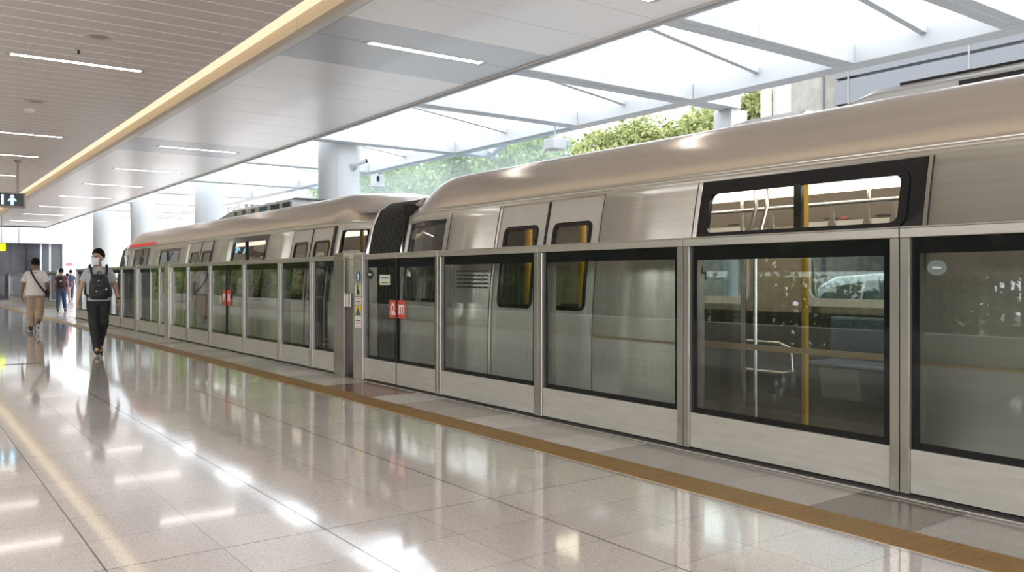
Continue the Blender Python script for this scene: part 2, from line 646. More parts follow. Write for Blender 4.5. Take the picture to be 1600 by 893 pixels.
mb = MB()
mb.box(-40, -3.2, -40, 90, -1.0, -0.75)
tag(mb.build('floor_lawn', M['grass']), 'green ground beyond the open side of the platform, mirrored in the screens', kind='structure')
mb = MB()
mb.box(4.86, 10.6, -12, 30.2, -1.35, -1.1)
tag(mb.build('floor_trackbed', M['ballast']), kind='structure')
mb = MB()
mb.box(10.6, 60, -40, 30.2, -0.6, -0.25)
mb.box(16.0, 60, 30.2, 110, -0.6, -0.25)
tag(mb.build('floor_road', M['asphalt']), kind='structure')

# screen sill
mb = MB()
mb.box(4.615, 4.86, -3, 9.62, 0.0, 0.014)
mb.box(4.615, 4.86, 9.86, 29.7, 0.0, 0.014)
struct('trim_1', mb, M['psd_lite'], bevel=0.003)
mb = MB()
mb.box(4.66, 4.84, -3, 29.7, 0.014, 0.03)
struct('trim_2', mb, M['rubber'])

# tactile strips
mb = MB()
mb.box(3.79, 4.06, -8, 52, 0.0, 0.004)
tag(mb.build('tactile_paving', M['tactile']), 'long ochre tactile strip with raised dots running along the floor beside the screens', 'tactile strip')
mb = MB()
mb.box(-3.19, -2.85, -8, 52, 0.0, 0.004)
tag(mb.build('tactile_paving', M['tactile']), 'ochre floor strip at the open platform edge, seen only mirrored low in the screen glass', 'tactile strip')

# left ceiling: flat slats, joint strips coloured paler to imitate reflected light
mb = MB()
step, y = 0.37, -7.03
ys = []
while y < 54.6:
    ys.append(y)
    y += step
for y in ys:
    if abs((y + step) - 9.77) < 0.19:
        mb.box(-3.6, 3.55, y + 0.03, y + step - 0.012, ZC, ZC + 0.03, 0)
        mb.box(-3.6, 3.55, y + step - 0.012, y + step, ZC + 0.02, ZC + 0.05, 2)
    else:
        mb.box(-3.6, 3.55, y + 0.03, y + step, ZC, ZC + 0.03, 0)
    mb.box(-3.6, 3.55, y, y + 0.03, ZC - 0.002, ZC + 0.04, 1)
mb.box(-3.6, 3.55, -7.2, 55.2, ZC + 0.05, ZC + 0.5, 0)
struct('ceiling', mb, [M['slat'], M['slat_gap'], M['shadow_gap']])

# right ceiling: broad panels, a grey pair round two of the lights
mb = MB()
joints = [-7, -6, -5, -4, -3, -2, -1, 0.0, 0.98, 1.96, 2.95, 3.93, 4.92, 5.9, 6.88, 7.87, 8.86, 9.68, 10.92]
y = 10.92
while y < 54:
    y += 1.015
    joints.append(y)
joints.append(55.2)
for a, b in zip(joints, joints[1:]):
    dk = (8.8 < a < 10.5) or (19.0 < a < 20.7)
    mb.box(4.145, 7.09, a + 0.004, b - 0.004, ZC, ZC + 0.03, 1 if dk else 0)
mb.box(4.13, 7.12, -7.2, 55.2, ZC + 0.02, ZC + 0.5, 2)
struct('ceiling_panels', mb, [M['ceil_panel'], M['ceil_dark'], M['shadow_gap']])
mb = MB()
mb.box(7.095, 7.15, -7.2, 55.2, ZC - 0.012, ZC + 0.5, 0)
mb.box(7.15, 7.19, -7.2, 55.2, ZC - 0.045, ZC + 0.55, 1)
struct('trim_3', mb, [M['ceil_panel'], M['grey_panel']])
mb = MB()
mb.box(-3.6, 7.19, 55.2, 55.35, ZC - 0.06, ZC + 0.5, 0)
struct('trim_4', mb, [M['shadow_gap']])

# cove trough
mb = MB()
mb.box(3.97, 4.125, -7.2, 55.2, ZC - 0.01, ZC + 0.5, 0)
struct('trim_5', mb, [M['cove_lip']])
cove_ends = [-7.0]
for px, py in ((463, 29), (172, 216), (112, 247), (68, 271)):
    cove_ends.append(3.85 * (CS - (px - 800) / 1325 * SN) / (SN + (px - 800) / 1325 * CS))
cove_ends.append(48.0)
names_c = ['nearest length of warm cove light, entering at the top of the photo', 'long second length of warm cove light, starting at the first dark joint',
           'third length of warm cove light, short one past the second joint', 'fourth length of warm cove light, before the hanging sign',
           'farthest length of warm cove light, ending behind the hanging sign']
for (a, b), lb in zip(zip(cove_ends, cove_ends[1:]), names_c):
    t = thing('cove_light', lb, 'cove light', (3.75, a, ZC + 0.1), 'warm cove lights between the two ceilings')
    m1 = MB()
    m1.box(3.56, 3.86, a + 0.01, b - 0.01, ZC + 0.125, ZC + 0.15)
    m1.build('diffuser', M['cove_light'], t)
    m2 = MB()
    m2.box(3.86, 3.968, a + 0.01, b - 0.01, ZC - 0.035, ZC + 0.15)
    m2.build('side_trim', M['cove_tan'], t)

# lights
def ceiling_light(x0, x1, y, lb, mat, grp):
    t = thing('ceiling_light', lb, 'ceiling light', ((x0 + x1) / 2, y, ZC), grp)
    a = MB()
    w = 0.058
    a.box(x0 - 0.07, x1 + 0.07, y - w - 0.012, y - w, ZC - 0.004, ZC + 0.01)
    a.box(x0 - 0.07, x1 + 0.07, y + w, y + w + 0.012, ZC - 0.004, ZC + 0.01)
    a.box(x0 - 0.07, x0, y - w, y + w, ZC - 0.004, ZC + 0.01)
    a.box(x1, x1 + 0.07, y - w, y + w, ZC - 0.004, ZC + 0.01)
    a.build('frame', M['ring'], t)
    d = MB()
    d.box(x0, x1, y - w, y + w, ZC - 0.002, ZC + 0.008)
    d.build('diffuser', mat, t)


G1, G2 = 'strip lights in the slatted ceiling', 'strip lights in the white panel ceiling'
for y, lb in ((12.96, 'longest strip light in the slatted ceiling, nearest one, below the round speaker'),
              (20.0, 'second strip light in the slatted ceiling, cut by the left edge of the photo'),
              (23.6, 'third strip light in the slatted ceiling, a short stub just above the hanging sign pole'),
              (28.3, 'fourth strip light in the slatted ceiling, a tiny stub at the left edge')):
    ceiling_light(1.26, 2.88, y, lb, M['lamp'], G1)
RL = [(6.42, 'strip light in the white ceiling touching the top edge of the photo'),
      (9.69, 'big strip light in a dark grey panel of the white ceiling, above the train'),
      (20.03, 'strip light in the white ceiling with a grey band, nearest the large column'),
      (24.8, 'strip light in the white ceiling, second row back from the grey band'),
      (29.3, 'strip light in the white ceiling, third row back from the grey band'),
      (34.2, 'strip light in the white ceiling just right of and above the hanging sign'),
      (39.5, 'strip light in the white ceiling just right of the hanging sign, lower one'),
      (44.6, 'strip light in the white ceiling, second last before the far wall'),
      (50.2, 'strip light in the white ceiling, last one before the far wall')]
for y, lb in RL:
    ceiling_light(4.85, 6.55, y, lb, M['lampr'], G2)
for y in (1.5, 5.5):
    pass

# round speakers, sprinkler, detector
def px_ceiling(px, py):
    d = 1325 * (ZC - CH) / (435 - py)
    u = (px - 800) / 1325
    return d * (u * CS + SN), d * (CS - u * SN)


for (px, py, lb) in ((155, 57, 'larger round ceiling speaker above the long strip light'), (56, 158, 'farther round ceiling speaker, small ellipse left of the cove')):
    x, y = px_ceiling(px, py)
    t = thing('ceiling_speaker', lb, 'speaker', (x, y, ZC))
    MB().lathe((x, y, ZC), [(0.12, -0.006), (0.165, -0.012), (0.175, -0.004), (0.175, 0.004), (0.12, 0.004)]).build('rim', M['ring'], t, smooth=True)
    MB().lathe((x, y, ZC), [(0.06, -0.010), (0.118, -0.005), (0.122, 0.0)]).build('grille', M['grille'], t, smooth=True)
x, y = px_ceiling(123, 77)
t = thing('sprinkler', 'small dark sprinkler head in the slatted ceiling beside the long strip light', 'sprinkler', (x, y, ZC))
MB().lathe((x, y, ZC), [(0.05, 0.0), (0.045, -0.008), (0.02, -0.01)]).build('rosette', M['ring'], t, smooth=True)
MB().lathe((x, y, ZC), [(0.014, -0.008), (0.014, -0.035), (0.008, -0.04), (0.022, -0.055), (0.022, -0.06)], n=16).build('head', M['sticker_black'], t, smooth=True)
x, y = px_ceiling(46, 170)
t = thing('smoke_detector', 'small white smoke detector below the farther round speaker', 'smoke detector', (x, y, ZC))
MB().lathe((x, y, ZC), [(0.09, 0.0), (0.09, -0.03), (0.07, -0.055), (0.03, -0.06)], n=24).build('cap', M['slat_gap'], t, smooth=True)

# hanging sign
t = thing('hanging_sign', 'black hanging sign with light blue person symbol at left edge', 'sign', (2.1, 24.6, 3.03))
m = MB()
m.box(0.9, 2.72, 24.55, 24.70, 3.03, 3.41)
m.build('housing', M['sign_frame'], t, bevel=0.01)
m = MB()
m.box(0.93, 2.665, 24.53, 24.55, 3.07, 3.375)
sc_ = m.build('screen', M['sign_black'], t)
m = MB()
m.box(2.525, 2.575, 24.60, 24.65, 3.41, ZC)
m.lathe((2.55, 24.625, ZC - 0.03), [(0.08, 0), (0.08, 0.03)], n=20)
m.build('pole', M['sign_frame'], t)
ic = MB()
ic.box(2.185, 2.235, 24.522, 24.53, 3.10, 3.345)
ic.build('divider_bar', M['sign_blue'], sc_)
ic = MB()
cx = 2.42
n = 20
hd = [(cx + 0.037 * math.cos(2 * PI * k / n), 24.53, 3.315 + 0.037 * math.sin(2 * PI * k / n)) for k in range(n)]
ic.prism(hd, (0, -0.008, 0))
ic.prism([(cx - 0.045, 24.53, 3.27), (cx + 0.045, 24.53, 3.27), (cx + 0.10, 24.53, 3.20), (cx + 0.075, 24.53, 3.185), (cx + 0.035, 24.53, 3.225),
          (cx + 0.03, 24.53, 3.09), (cx + 0.004, 24.53, 3.09), (cx, 24.53, 3.17), (cx - 0.004, 24.53, 3.09), (cx - 0.03, 24.53, 3.09), (cx - 0.035, 24.53, 3.225),
          (cx - 0.075, 24.53, 3.185), (cx - 0.10, 24.53, 3.20)], (0, -0.008, 0))
ic.build('person_symbol', M['sign_blue'], sc_)

t = thing('hanging_sign', 'small plain yellow green lit sign hanging at the left edge before the dark wall', 'sign', (4.1, 46.4, 2.55))
MB().box(3.75, 4.30, 46.35, 46.42, 2.56, 2.90).build('lit_panel', M['sign_yellow'], t, bevel=0.005)
MB().box(4.14, 4.16, 46.37, 46.39, 2.90, ZC).build('rod', M['sign_frame'], t)

# far end wall
YW = 57.0
mb = MB()
mb.box(-4, 8.2, YW, YW + 0.3, 0, 3.32)
struct('wall_far', mb, M['dark_wall'])
mb = MB()
for px in (16, 41, 64, 78, 95):
    u = (px - 800) / 1325
    x = YW * (SN + u * CS) / (CS - u * SN)
    w = 0.05 if px in (64, 78) else 0.03
    mb.box(x - w, x + w, YW - 0.03, YW, 0, 3.3, 0 if px in (64, 78) else 1)
struct('trim_6', mb, [M['grey_panel'], M['black']])
mb = MB()
mb.box(-4, 5.92, YW - 0.2, YW + 0.3, 3.32, 6.0)
mb.box(5.95, 8.2, YW - 0.2, YW + 0.3, 3.32, 6.0)
struct('trim_7', mb, M['fascia'])
mb = MB()
mb.box(8.2, 9.25, YW - 0.35, YW + 0.3, 0, 6.0)
mb.box(9.25, 9.45, YW, YW + 0.3, 3.0, 6.0)
mb.box(9.45, 10.2, YW, YW + 0.3, 2.75, 6.0)
mb.box(10.2, 16, YW, YW + 0.3, 0, 6.0)
mb.box(9.25, 9.40, YW, YW + 0.3, 0, 3.0)
struct('wall_back', mb, M['white_wall'])
mb = MB()
mb.box(9.35, 10.2, YW + 1.2, YW + 1.25, 0, 3)
mb.box(9.35, 9.43, YW + 0.1, YW + 0.2, 0, 2.75)
mb.box(9.75, 9.80, YW + 0.1, YW + 0.2, 0, 2.75)
mb.box(10.1, 10.2, YW + 0.05, YW + 0.2, 0, 2.75)
struct('door_1', mb, M['grey_panel'])
t = thing('wall_notice', 'small red and white notice on the white pier at far end', 'notice', (8.5, YW - 0.36, 2.05))
MB().box(8.37, 8.72, YW - 0.37, YW - 0.35, 2.02, 2.18).build('board', M['redsign'], t)

# ================================================================== CANOPY
GX, GZB, GZT = 11.2, 4.35, 4.64


def ztop(x):
    return 4.64 + 0.125 * (11.2 - x)


ORD = {4.77: 'white roof beam at the top right corner of the photo',
       7.13: 'second white roof beam from the right, ending above the louvred wall',
       10.22: 'white roof beam ending on the grey block of the small round post',
       13.25: 'white roof beam with a small white box lamp hung at its end',
       17.9: 'white roof beam that ends at the slanting brace, right of the large column',
       22.6: 'white roof beam just seen right beside the large column',
       27.8: 'white roof beam with a brace, seen left of the large column',
       32.5: 'white roof beam between the two nearer columns, farther one',
       37.3: 'white roof beam at the second large column',
       42.0: 'white roof beam between the far columns',
       46.5: 'farthest white roof beam in view'}
LONG = (10.22, 17.9, 27.8, 37.3, 46.5)
for yb, lb in ORD.items():
    lng = yb in LONG
    xe = 12.5 if lng else 11.2
    hw = 0.2 if lng else 0.17
    zb = 4.35
    t = thing('roof_beam', lb, 'roof beam', (9, yb, zb), 'white beams of the glass canopy')
    m = MB()
    pts = [(6.6, yb - hw, zb), (xe, yb - hw, zb), (xe, yb - hw, ztop(xe) + (0.25 if lng else 0)), (6.6, yb - hw, ztop(6.6))]
    if lng:
        pts = [(6.6, yb - hw, zb), (xe, yb - hw, zb), (xe, yb - hw, ztop(GX) + 0.0), (GX, yb - hw, ztop(GX)), (6.6, yb - hw, ztop(6.6))]
    m.prism(pts, (0, 2 * hw, 0))
    m.build('beam_box', M['white'], t, bevel=0.008)
    m = MB()
    m.box(6.6, xe - 0.35, yb - 0.03, yb + 0.03, zb - 0.012, zb + 0.01)
    m.build('soffit_groove', M['grey_panel'], t)
    m = MB()
    for xs in (9.05, 11.05):
        m.box(xs - 0.004, xs + 0.004, yb - hw - 0.003, yb + hw + 0.003, zb - 0.003, ztop(xs) - 0.02)
    m.build('panel_joint', M['grey_panel'], t)
    if lng and yb != 10.22:
        m = MB()
        m.tube([(12.35, yb - 0.05, zb + 0.02), (GX + 0.1, yb - 2.9, ztop(GX) + 0.03)], 0.09, 12)
        m.tube([(12.2, yb - 0.33, zb + 0.10), (12.08, yb - 0.55, zb + 0.14)], 0.12, 12)
        m.build('brace', M['white'], t, smooth=True)
gl_ = ['white edge girder of the canopy at the top right above the louvred wall', 'white edge girder of the canopy between the small round post and the slanting brace',
       'white edge girder of the canopy behind the large nearest column', 'white edge girder of the canopy left of the nearest large column', 'farthest white edge girder of the canopy']
for (a, b), lb in zip(zip((-4,) + tuple(l + 0.21 for l in LONG[:-1]), tuple(l - 0.21 for l in LONG)), gl_):
    mb = MB()
    mb.box(GX + 0.002, GX + 0.35, a, b, GZB, GZT)
    tag(mb.build('edge_girder', M['white'], None, bevel=0.01), lb, 'girder', 'white edge girders of the canopy')
beams = [-4.0] + [0.6] + sorted(ORD) + [52.0]
k = 0
nm = {0: 'thin sloping glazing bar', }
for a, b in zip(beams, beams[1:]):
    ym = (a + b) / 2
    if a < 3:
        if a < 0:
            continue
    bb = MB()
    bb.prism([(6.6, ym - 0.05, ztop(6.6) - 0.12), (GX, ym - 0.05, ztop(GX) - 0.10), (GX, ym - 0.05, ztop(GX) + 0.0), (6.6, ym - 0.05, ztop(6.6) - 0.0)], (0, 0.1, 0))
    lbl = {1: 'thin white glazing bar nearest the top right corner'}.get(k)
    tag(bb.build('glazing_bar', M['white'], None, bevel=0.005), 'thin white glazing bar sloping midway between two white roof beams', 'glazing bar', 'glazing bars between the roof beams')
    k += 1
mb = MB()
mb.add([(6.6, -4, ztop(6.6) + .02), (11.6, -4, ztop(11.6) + .06), (11.6, 52, ztop(11.6) + .06), (6.6, 52, ztop(6.6) + .02),
        (6.6, -4, ztop(6.6) + .05), (11.6, -4, ztop(11.6) + .09), (11.6, 52, ztop(11.6) + .09), (6.6, 52, ztop(6.6) + .05)],
       [(0, 1, 2, 3), (4, 7, 6, 5), (0, 4, 5, 1), (2, 6, 7, 3), (1, 5, 6, 2), (0, 3, 7, 4)])
struct('ceiling_canopy', mb, M['canopy_glass'])

# hazy glass wind screen hung below the girder
yy = [13.4, 16.0, 18.6, 21.2, 23.8, 26.4, 29.0]
for i, (a, b) in enumerate(zip(yy, yy[1:])):
    pb = MB()
    pb.box(GX + 0.10, GX + 0.12, a + 0.012, b - 0.012, 2.0, GZB)
    tag(pb.build('wind_screen_pane', M['haze_glass']),
        ['bluish glass pane below the girder, nearest one, beside the hung box lamp', 'bluish glass pane below the girder, left of the slanting brace end',
         'bluish glass pane below the girder, third from the brace end', 'bluish glass pane below the girder, just right of the large column',
         'bluish glass pane below the girder, mostly behind the large column', 'bluish glass pane below the girder, left of the large column'][i],
        'glass pane', 'glass panes hung below the girder')

# columns
def column(x, y, r, lb, z0=-1.1, z1=5.3):
    t = thing('column', lb, 'column', (x, y, z0), 'large white round columns')
    MB().lathe((x, y, 0), [(r, z0), (r, 4.05), (r, 4.06), (r, z1)], n=48).build('shaft', M['white'], t, smooth=True)
    m = MB()
    m.lathe((x, y, 0), [(r + 0.001, 3.64), (r + 0.002, 3.645), (r + 0.002, 3.655), (r + 0.001, 3.66)], n=48)
    for a in (-2.05, -0.5, 1.1, 2.6):
        m.box(x + (r + 0.001) * math.cos(a) - 0.006, x + (r + 0.001) * math.cos(a) + 0.006, y + (r + 0.001) * math.sin(a) - 0.006, y + (r + 0.001) * math.sin(a) + 0.006, z0 + 0.01, z1 - 0.01)
    m.build('cladding_joint', M['grey_panel'], t)
    return t


column(8.5, 18.55, 0.475, 'large white round column behind the train, nearest and widest one, with a camera on it')
column(9.0, 30.4, 0.475, 'large white round column, second from the right, behind the far train car')
column(8.35, 37.3, 0.475, 'large white round column, third from the right, above the train nose', z0=0)
column(8.2, 44.4, 0.475, 'large white round column, farthest one, left of the train nose', z0=0)

t = thing('post', 'small grey round post with a square head under a white roof beam', 'post', (12.55, 10.3, -0.25))
MB().box(12.33, 12.77, 10.1, 10.52, 3.93, 4.35).build('head', M['white'], t, bevel=0.01)
MB().lathe((12.55, 10.3, 0), [(0.13, -0.25), (0.13, 3.93)], n=24).build('shaft', M['white'], t, smooth=True)

# camera on the column, box lamp hung from the beam
t = thing('security_camera', 'small white security camera on the large column', 'camera', (8.62, 18.07, 3.95))
MB().tube([(8.66, 18.10, 3.78), (8.66, 17.98, 3.80), (8.66, 17.93, 3.86)], 0.03, 10).build('bracket', M['grey_panel'], t, smooth=True)
MB().tube([(8.60, 18.02, 3.88), (8.84, 17.82, 3.97)], 0.055, 14).build('body', M['white'], t, smooth=True)
MB().tube([(8.838, 17.822, 3.969), (8.87, 17.795, 3.981)], 0.05, 14).build('lens', M['black'], t, smooth=True)
t = thing('hung_lamp', 'white box lamp with cable loop hanging below a roof beam end', 'lamp', (10.75, 13.25, 3.9))
MB().box(10.58, 10.92, 13.08, 13.42, 3.83, 4.06).build('housing', M['white'], t, bevel=0.03)
MB().tube([(10.75, 13.25, 4.06), (10.75, 13.25, 4.36)], 0.015, 8).build('rod', M['grey_panel'], t)
MB().tube([(10.8, 13.2, 4.06), (10.9, 13.2, 4.15), (11.02, 13.2, 4.10), (11.02, 13.2, 4.0), (10.93, 13.2, 3.95)], 0.012, 8).build('cable', M['grey_panel'], t, smooth=True)
t = thing('small_camera', 'tiny white box camera at the left end of the glass panes by the column', 'camera', (11.1, 22.0, 4.2))
MB().box(11.0, 11.3, 21.6, 21.9, 3.85, 4.20).build('body', M['white'], t, bevel=0.02)
MB().box(11.05, 11.12, 21.57, 21.6, 4.0, 4.15).build('lens', M['black'], t)

# ================================================================== BEYOND THE TRAIN
# louvred wall and concrete pillar
t = thing('louvre_wall', 'pale grey wall of wide horizontal louvres at the top right beyond the train', 'wall', (20, 5, 2.4))
m = MB()
z = 2.4
while z < 9.4:
    m.prism([(20.0, -6, z), (20.0, -6, z + 0.60), (20.12, -6, z + 0.66), (20.25, -6, z + 0.66), (20.25, -6, z)], (0, 19.0, 0))
    z += 0.68
m.build('louvre', M['louvre'], t)
m = MB()
for y in (9.55, 12.6, 6.4, 3.2):
    m.box(19.985, 20.0, y - 0.02, y + 0.02, 2.4, 9.3)
m.build('cover_strip', M['concrete'], t)
t = thing('concrete_pillar', 'weathered concrete pillar left of the louvred wall', 'pillar', (20.4, 14.1, -0.25))
MB().box(20.3, 21.2, 13.05, 14.55, -0.25, 9.5).build('shaft', M['concrete'], t)
MB().box(20.24, 20.3, 13.5, 13.56, -0.25, 9.5).build('downpipe', M['louvre'], t)
MB().box(20.35, 20.75, 14.55, 15.2, -0.25, 9.5).build('dark_recess', M['grille'], t)
MB().box(20.2, 20.3, 15.2, 15.5, -0.25, 9.5).build('pale_frame', M['fascia'], t)
# supports of the louvre wall, and a low wall across the road
mb = MB()
mb.box(24, 24.3, -10, 40, -0.25, 3.4)
struct('wall_street', mb, M['concrete'])

# house roof
t = thing('house', 'house with grey hipped roof among the trees, behind the train', 'house', (38, 44, -0.25))
MB().box(36, 43, 42, 49, -0.25, 7.4).build('walls', M['house'], t)
m = MB()
m.add([(35.4, 41.4, 7.4), (43.6, 41.4, 7.4), (43.6, 49.6, 7.4), (35.4, 49.6, 7.4), (39.5, 45.5, 10.9)], [(0, 1, 4), (1, 2, 4), (2, 3, 4), (3, 0, 4), (3, 2, 1, 0)])
m.build('roof', M['roof_tile'], t)

# slatted building far behind the second column
t = thing('slatted_building', 'distant white building with vertical fins between the columns', 'building', (22, 62, -0.25))
MB().box(17.5, 26, 62, 70, -0.25, 7.0).build('walls', M['grey_panel'], t)
m = MB()
for i in range(20):
    x = 17.55 + i * 0.44
    m.box(x, x + 0.22, 61.75, 62, 3.0, 6.7)
m.build('fin', M['white'], t)
MB().box(17.3, 26.2, 61.5, 70, 6.7, 9.0).build('parapet', M['white'], t)
t = thing('grey_building', 'small distant grey building with flat roofs left of the train nose', 'building', (13.5, 66, -0.25))
MB().box(11.5, 15.5, 66, 74, -0.25, 4.6).build('walls', M['grey_panel'], t)
MB().box(11.2, 15.8, 65.4, 74, 4.6, 5.0).build('roof', M['white'], t)
MB().box(11.4, 15.6, 65.8, 66, 2.6, 3.0).build('ledge', M['white'], t)
MB().box(11.8, 15.2, 65.9, 66, 3.2, 4.3).build('window_band', M['dark_wall'], t)
t = thing('street_lamp', 'tiny street lamp post between column and finned building', 'street lamp', (15.6, 55.5, -0.25))
m = MB()
m.tube([(15.6, 54.5, -0.25), (15.6, 54.5, 4.55)], 0.05, 8)
m.build('pole', M['grey_panel'], t)
MB().box(15.2, 16.0, 54.42, 54.58, 4.5, 4.62).build('lamp_head', M['grille'], t)
t = thing('office_block', 'distant white building with dark windows above the far train car roof', 'building', (33, 62, -0.25))
MB().box(27, 40, 60, 72, -0.25, 9.4).build('walls', M['white_wall'], t)
for i in range(5):
    MB().box(27.6 + i * 1.5, 28.5 + i * 1.5, 59.95, 60.0, 7.4, 8.6).build('window', M['car_glass'], t)


# trees
def tree_mesh(R, seed, nleaf, size, flat=0.85):
    rnd = random.Random(seed)
    m = MB()
    blobs = []
    for i in range(16):
        a, r = rnd.uniform(0, 2 * PI), R * rnd.uniform(0.15, 0.75)
        blobs.append((r * math.cos(a), r * math.sin(a), rnd.uniform(-0.55, 0.62) * R * flat, R * rnd.uniform(0.28, 0.5)))
    for i in range(nleaf):
        bx, by, bz, br = blobs[rnd.randrange(16)]
        d = Vector((rnd.gauss(0, 1), rnd.gauss(0, 1), rnd.gauss(0, 1))).normalized()
        p = Vector((bx, by, bz)) + d * br * rnd.uniform(0.75, 1.08)
        a = Vector((rnd.gauss(0, 1), rnd.gauss(0, 1), rnd.gauss(0, 1))).normalized()
        b = a.cross(d).normalized()
        if b.length < 0.1:
            continue
        s = size * rnd.uniform(0.6, 1.3)
        n2 = a.cross(b)
        m.add([p - a * s, p - b * s * 0.55, p + a * s, p + b * s * 0.55 + n2 * s * 0.15], [(0, 1, 2, 3)])
    return m


def tree(x, y, zc, R, seed, mat, lb, grp, nleaf=3800, size=0.2, z0=-0.25, name='tree'):
    t = thing(name, lb, 'tree' if name == 'tree' else 'hedge', (x, y, z0), grp)
    m = tree_mesh(R, seed, nleaf, size)
    m.v = [(p[0] + x, p[1] + y, p[2] + zc) for p in m.v]
    m.build('crown', mat, t)
    b = MB()
    b.tube([(x, y, z0), (x + 0.1, y, (z0 + zc) / 2), (x - 0.05, y, zc)], [R * 0.09, R * 0.06, R * 0.03], 10)
    for k in range(4):
        a = k * PI / 2 + 0.4
        b.tube([(x, y, zc - R * 0.5), (x + R * 0.5 * math.cos(a), y + R * 0.5 * math.sin(a), zc + R * 0.15)], [R * 0.04, R * 0.015], 8)
    b.build('trunk', M['bark'], t, smooth=True)
    return t


def tpos(px, d):
    u = (px - 800) / 1325
    return d * (u * CS + SN), d * (CS - u * SN)


for (px, d, top, R, sd, mat, lb) in (
        (965, 40, 186, 2.6, 1, 'leaf', 'green tree beyond the train, left one of the bright clump right of the house roof'),
        (1045, 38, 172, 2.4, 2, 'leaf', 'green tree beyond the train, middle of the bright clump'),
        (1110, 36, 168, 2.1, 3, 'leaf', 'green tree beyond the train, left of the small round post'),
        (1200, 30, 138, 1.2, 4, 'leaf', 'narrow green tree between the small round post and the concrete pillar'),
        (845, 48, 205, 2.8, 5, 'leaf_pale', 'hazy tree behind the glass panes, right of the slanting brace'),
        (775, 50, 214, 3.0, 6, 'leaf_pale', 'hazy tree behind the glass panes, below the slanting brace'),
        (690, 52, 228, 3.2, 7, 'leaf_pale', 'hazy tree behind the glass panes, midway between brace and large column'),
        (610, 54, 240, 3.2, 8, 'leaf_pale', 'hazy tree behind the glass panes, next to the large column'),
        (540, 56, 250, 3.2, 9, 'leaf_pale', 'hazy tree mostly hidden by the large column')):
    x, y = tpos(px, d)
    ztp = CH + (435 - top) * d / 1325
    tree(x, y, ztp - R * 0.85, R, sd, M[mat], lb, None, nleaf=9000, size=0.135 if d < 45 else 0.17)


# street car seen through the train window
def make_car(x, y, z):
    """silver estate car, length along Y, rear at +Y"""
    t = thing('car', 'silver estate car on the street, seen through the train window', 'car', (x, y, z))
    L = 4.5
    prof = [(2.25, 0.35), (2.25, 0.75), (2.20, 0.95), (2.05, 1.30), (1.75, 1.47), (0.9, 1.53), (-0.1, 1.49), (-0.95, 1.08), (-2.0, 0.92), (-2.22, 0.7), (-2.25, 0.35)]
    m = MB()
    low = [p for p in prof]
    beltz = 0.96

    def xs(zz, side):
        w = 0.88 if zz < 0.9 else 0.88 - (zz - 0.9) * 0.42
        return x + side * w
    n = len(prof)
    v = [(xs(pz, -1), y + py, z + pz) for py, pz in prof] + [(xs(pz, 1), y + py, z + pz) for py, pz in prof]
    f = [(i, i + 1, n + i + 1, n + i) for i in range(n - 1)] + [(n - 1, 0, n, 2 * n - 1), tuple(range(n - 1, -1, -1)), tuple(range(n, 2 * n))]
    m.add(v, f)
    m.build('body', M['car_silver'], t, bevel=0.05, segs=3)
    for s in (-1, 1):
        for poly in ([(2.0, 1.02), (1.85, 1.25), (1.2, 1.38), (1.2, 1.0)], [(1.1, 1.0), (1.1, 1.39), (0.2, 1.42), (0.2, 0.99)], [(0.1, 0.99), (0.1, 1.42), (-0.15, 1.40), (-0.8, 1.02)]):
            w = MB()
            w.prism([(xs(pz, s) - s * 0.03, y + py, z + pz) for py, pz in poly], (s * 0.045, 0, 0))
            w.build('side_window', M['car_glass'], t)
        for py in (1.38, -1.38):
            w = MB()
            w.tube([(x + s * 0.70, y + py, z + 0.32), (x + s * 0.90, y + py, z + 0.32)], 0.32, 28)
            wh = w.build('wheel', M['tyre'], t, smooth=True)
            h = MB()
            h.tube([(x + s * 0.895, y + py, z + 0.32), (x + s * 0.915, y + py, z + 0.32)], 0.2, 20)
            h.build('hub', M['chrome'], wh)
        w = MB()
        w.box(x + s * 0.66 - 0.17, x + s * 0.66 + 0.21 * 1, y + 2.13, y + 2.27, z + 0.78, z + 0.96)
        w.build('tail_lamp', M['tail'], t, bevel=0.02)
        for py in (0.85, -0.15):
            w = MB()
            w.box(x + s * 0.88 - 0.02, x + s * 0.88 + 0.02, y + py, y + py + 0.2, z + 0.86, z + 0.89)
            w.build('door_handle', M['chrome'], t)


make_car(14.9, 7.5, -0.18)

# ================================================================== OPEN SIDE (mirrored in the glass)
mb = MB()
mb.box(-3.45, -3.2, -8, 52, -0.8, 0.42)
tag(mb.build('wall_left', M['kerb']), kind='structure')
for i, y0 in enumerate((-7.0, 0.0, 7.0, 14.0, 21.0, 28.0)):
    t = thing('railing', ['dark railing with upright bars mirrored in the nearest screen glass at the right', 'dark railing mirrored in the glass over the black train window',
                          'dark railing mirrored in the glass right of the red square stickers', 'dark railing mirrored in the glass of the far screens',
                          'dark railing mirrored in the glass near the walking man', 'dark railing mirrored in the farthest screen glass'][i], 'railing', (-5.0, y0, -0.75),
              'dark railings mirrored in the glass')
    m = MB()
    m.box(-5.02, -4.98, y0, y0 + 6.9, 1.65, 1.70)
    m.box(-5.02, -4.98, y0, y0 + 6.9, 0.45, 0.50)
    m.build('rail', M['railing'], t)
    m = MB()
    for k in range(28):
        yk = y0 + 0.1 + k * 0.245
        m.box(-5.035, -4.965, yk, yk + 0.07, -0.75, 1.95)
    tag(m.build('picket', M['railing'], t), kind='stuff')
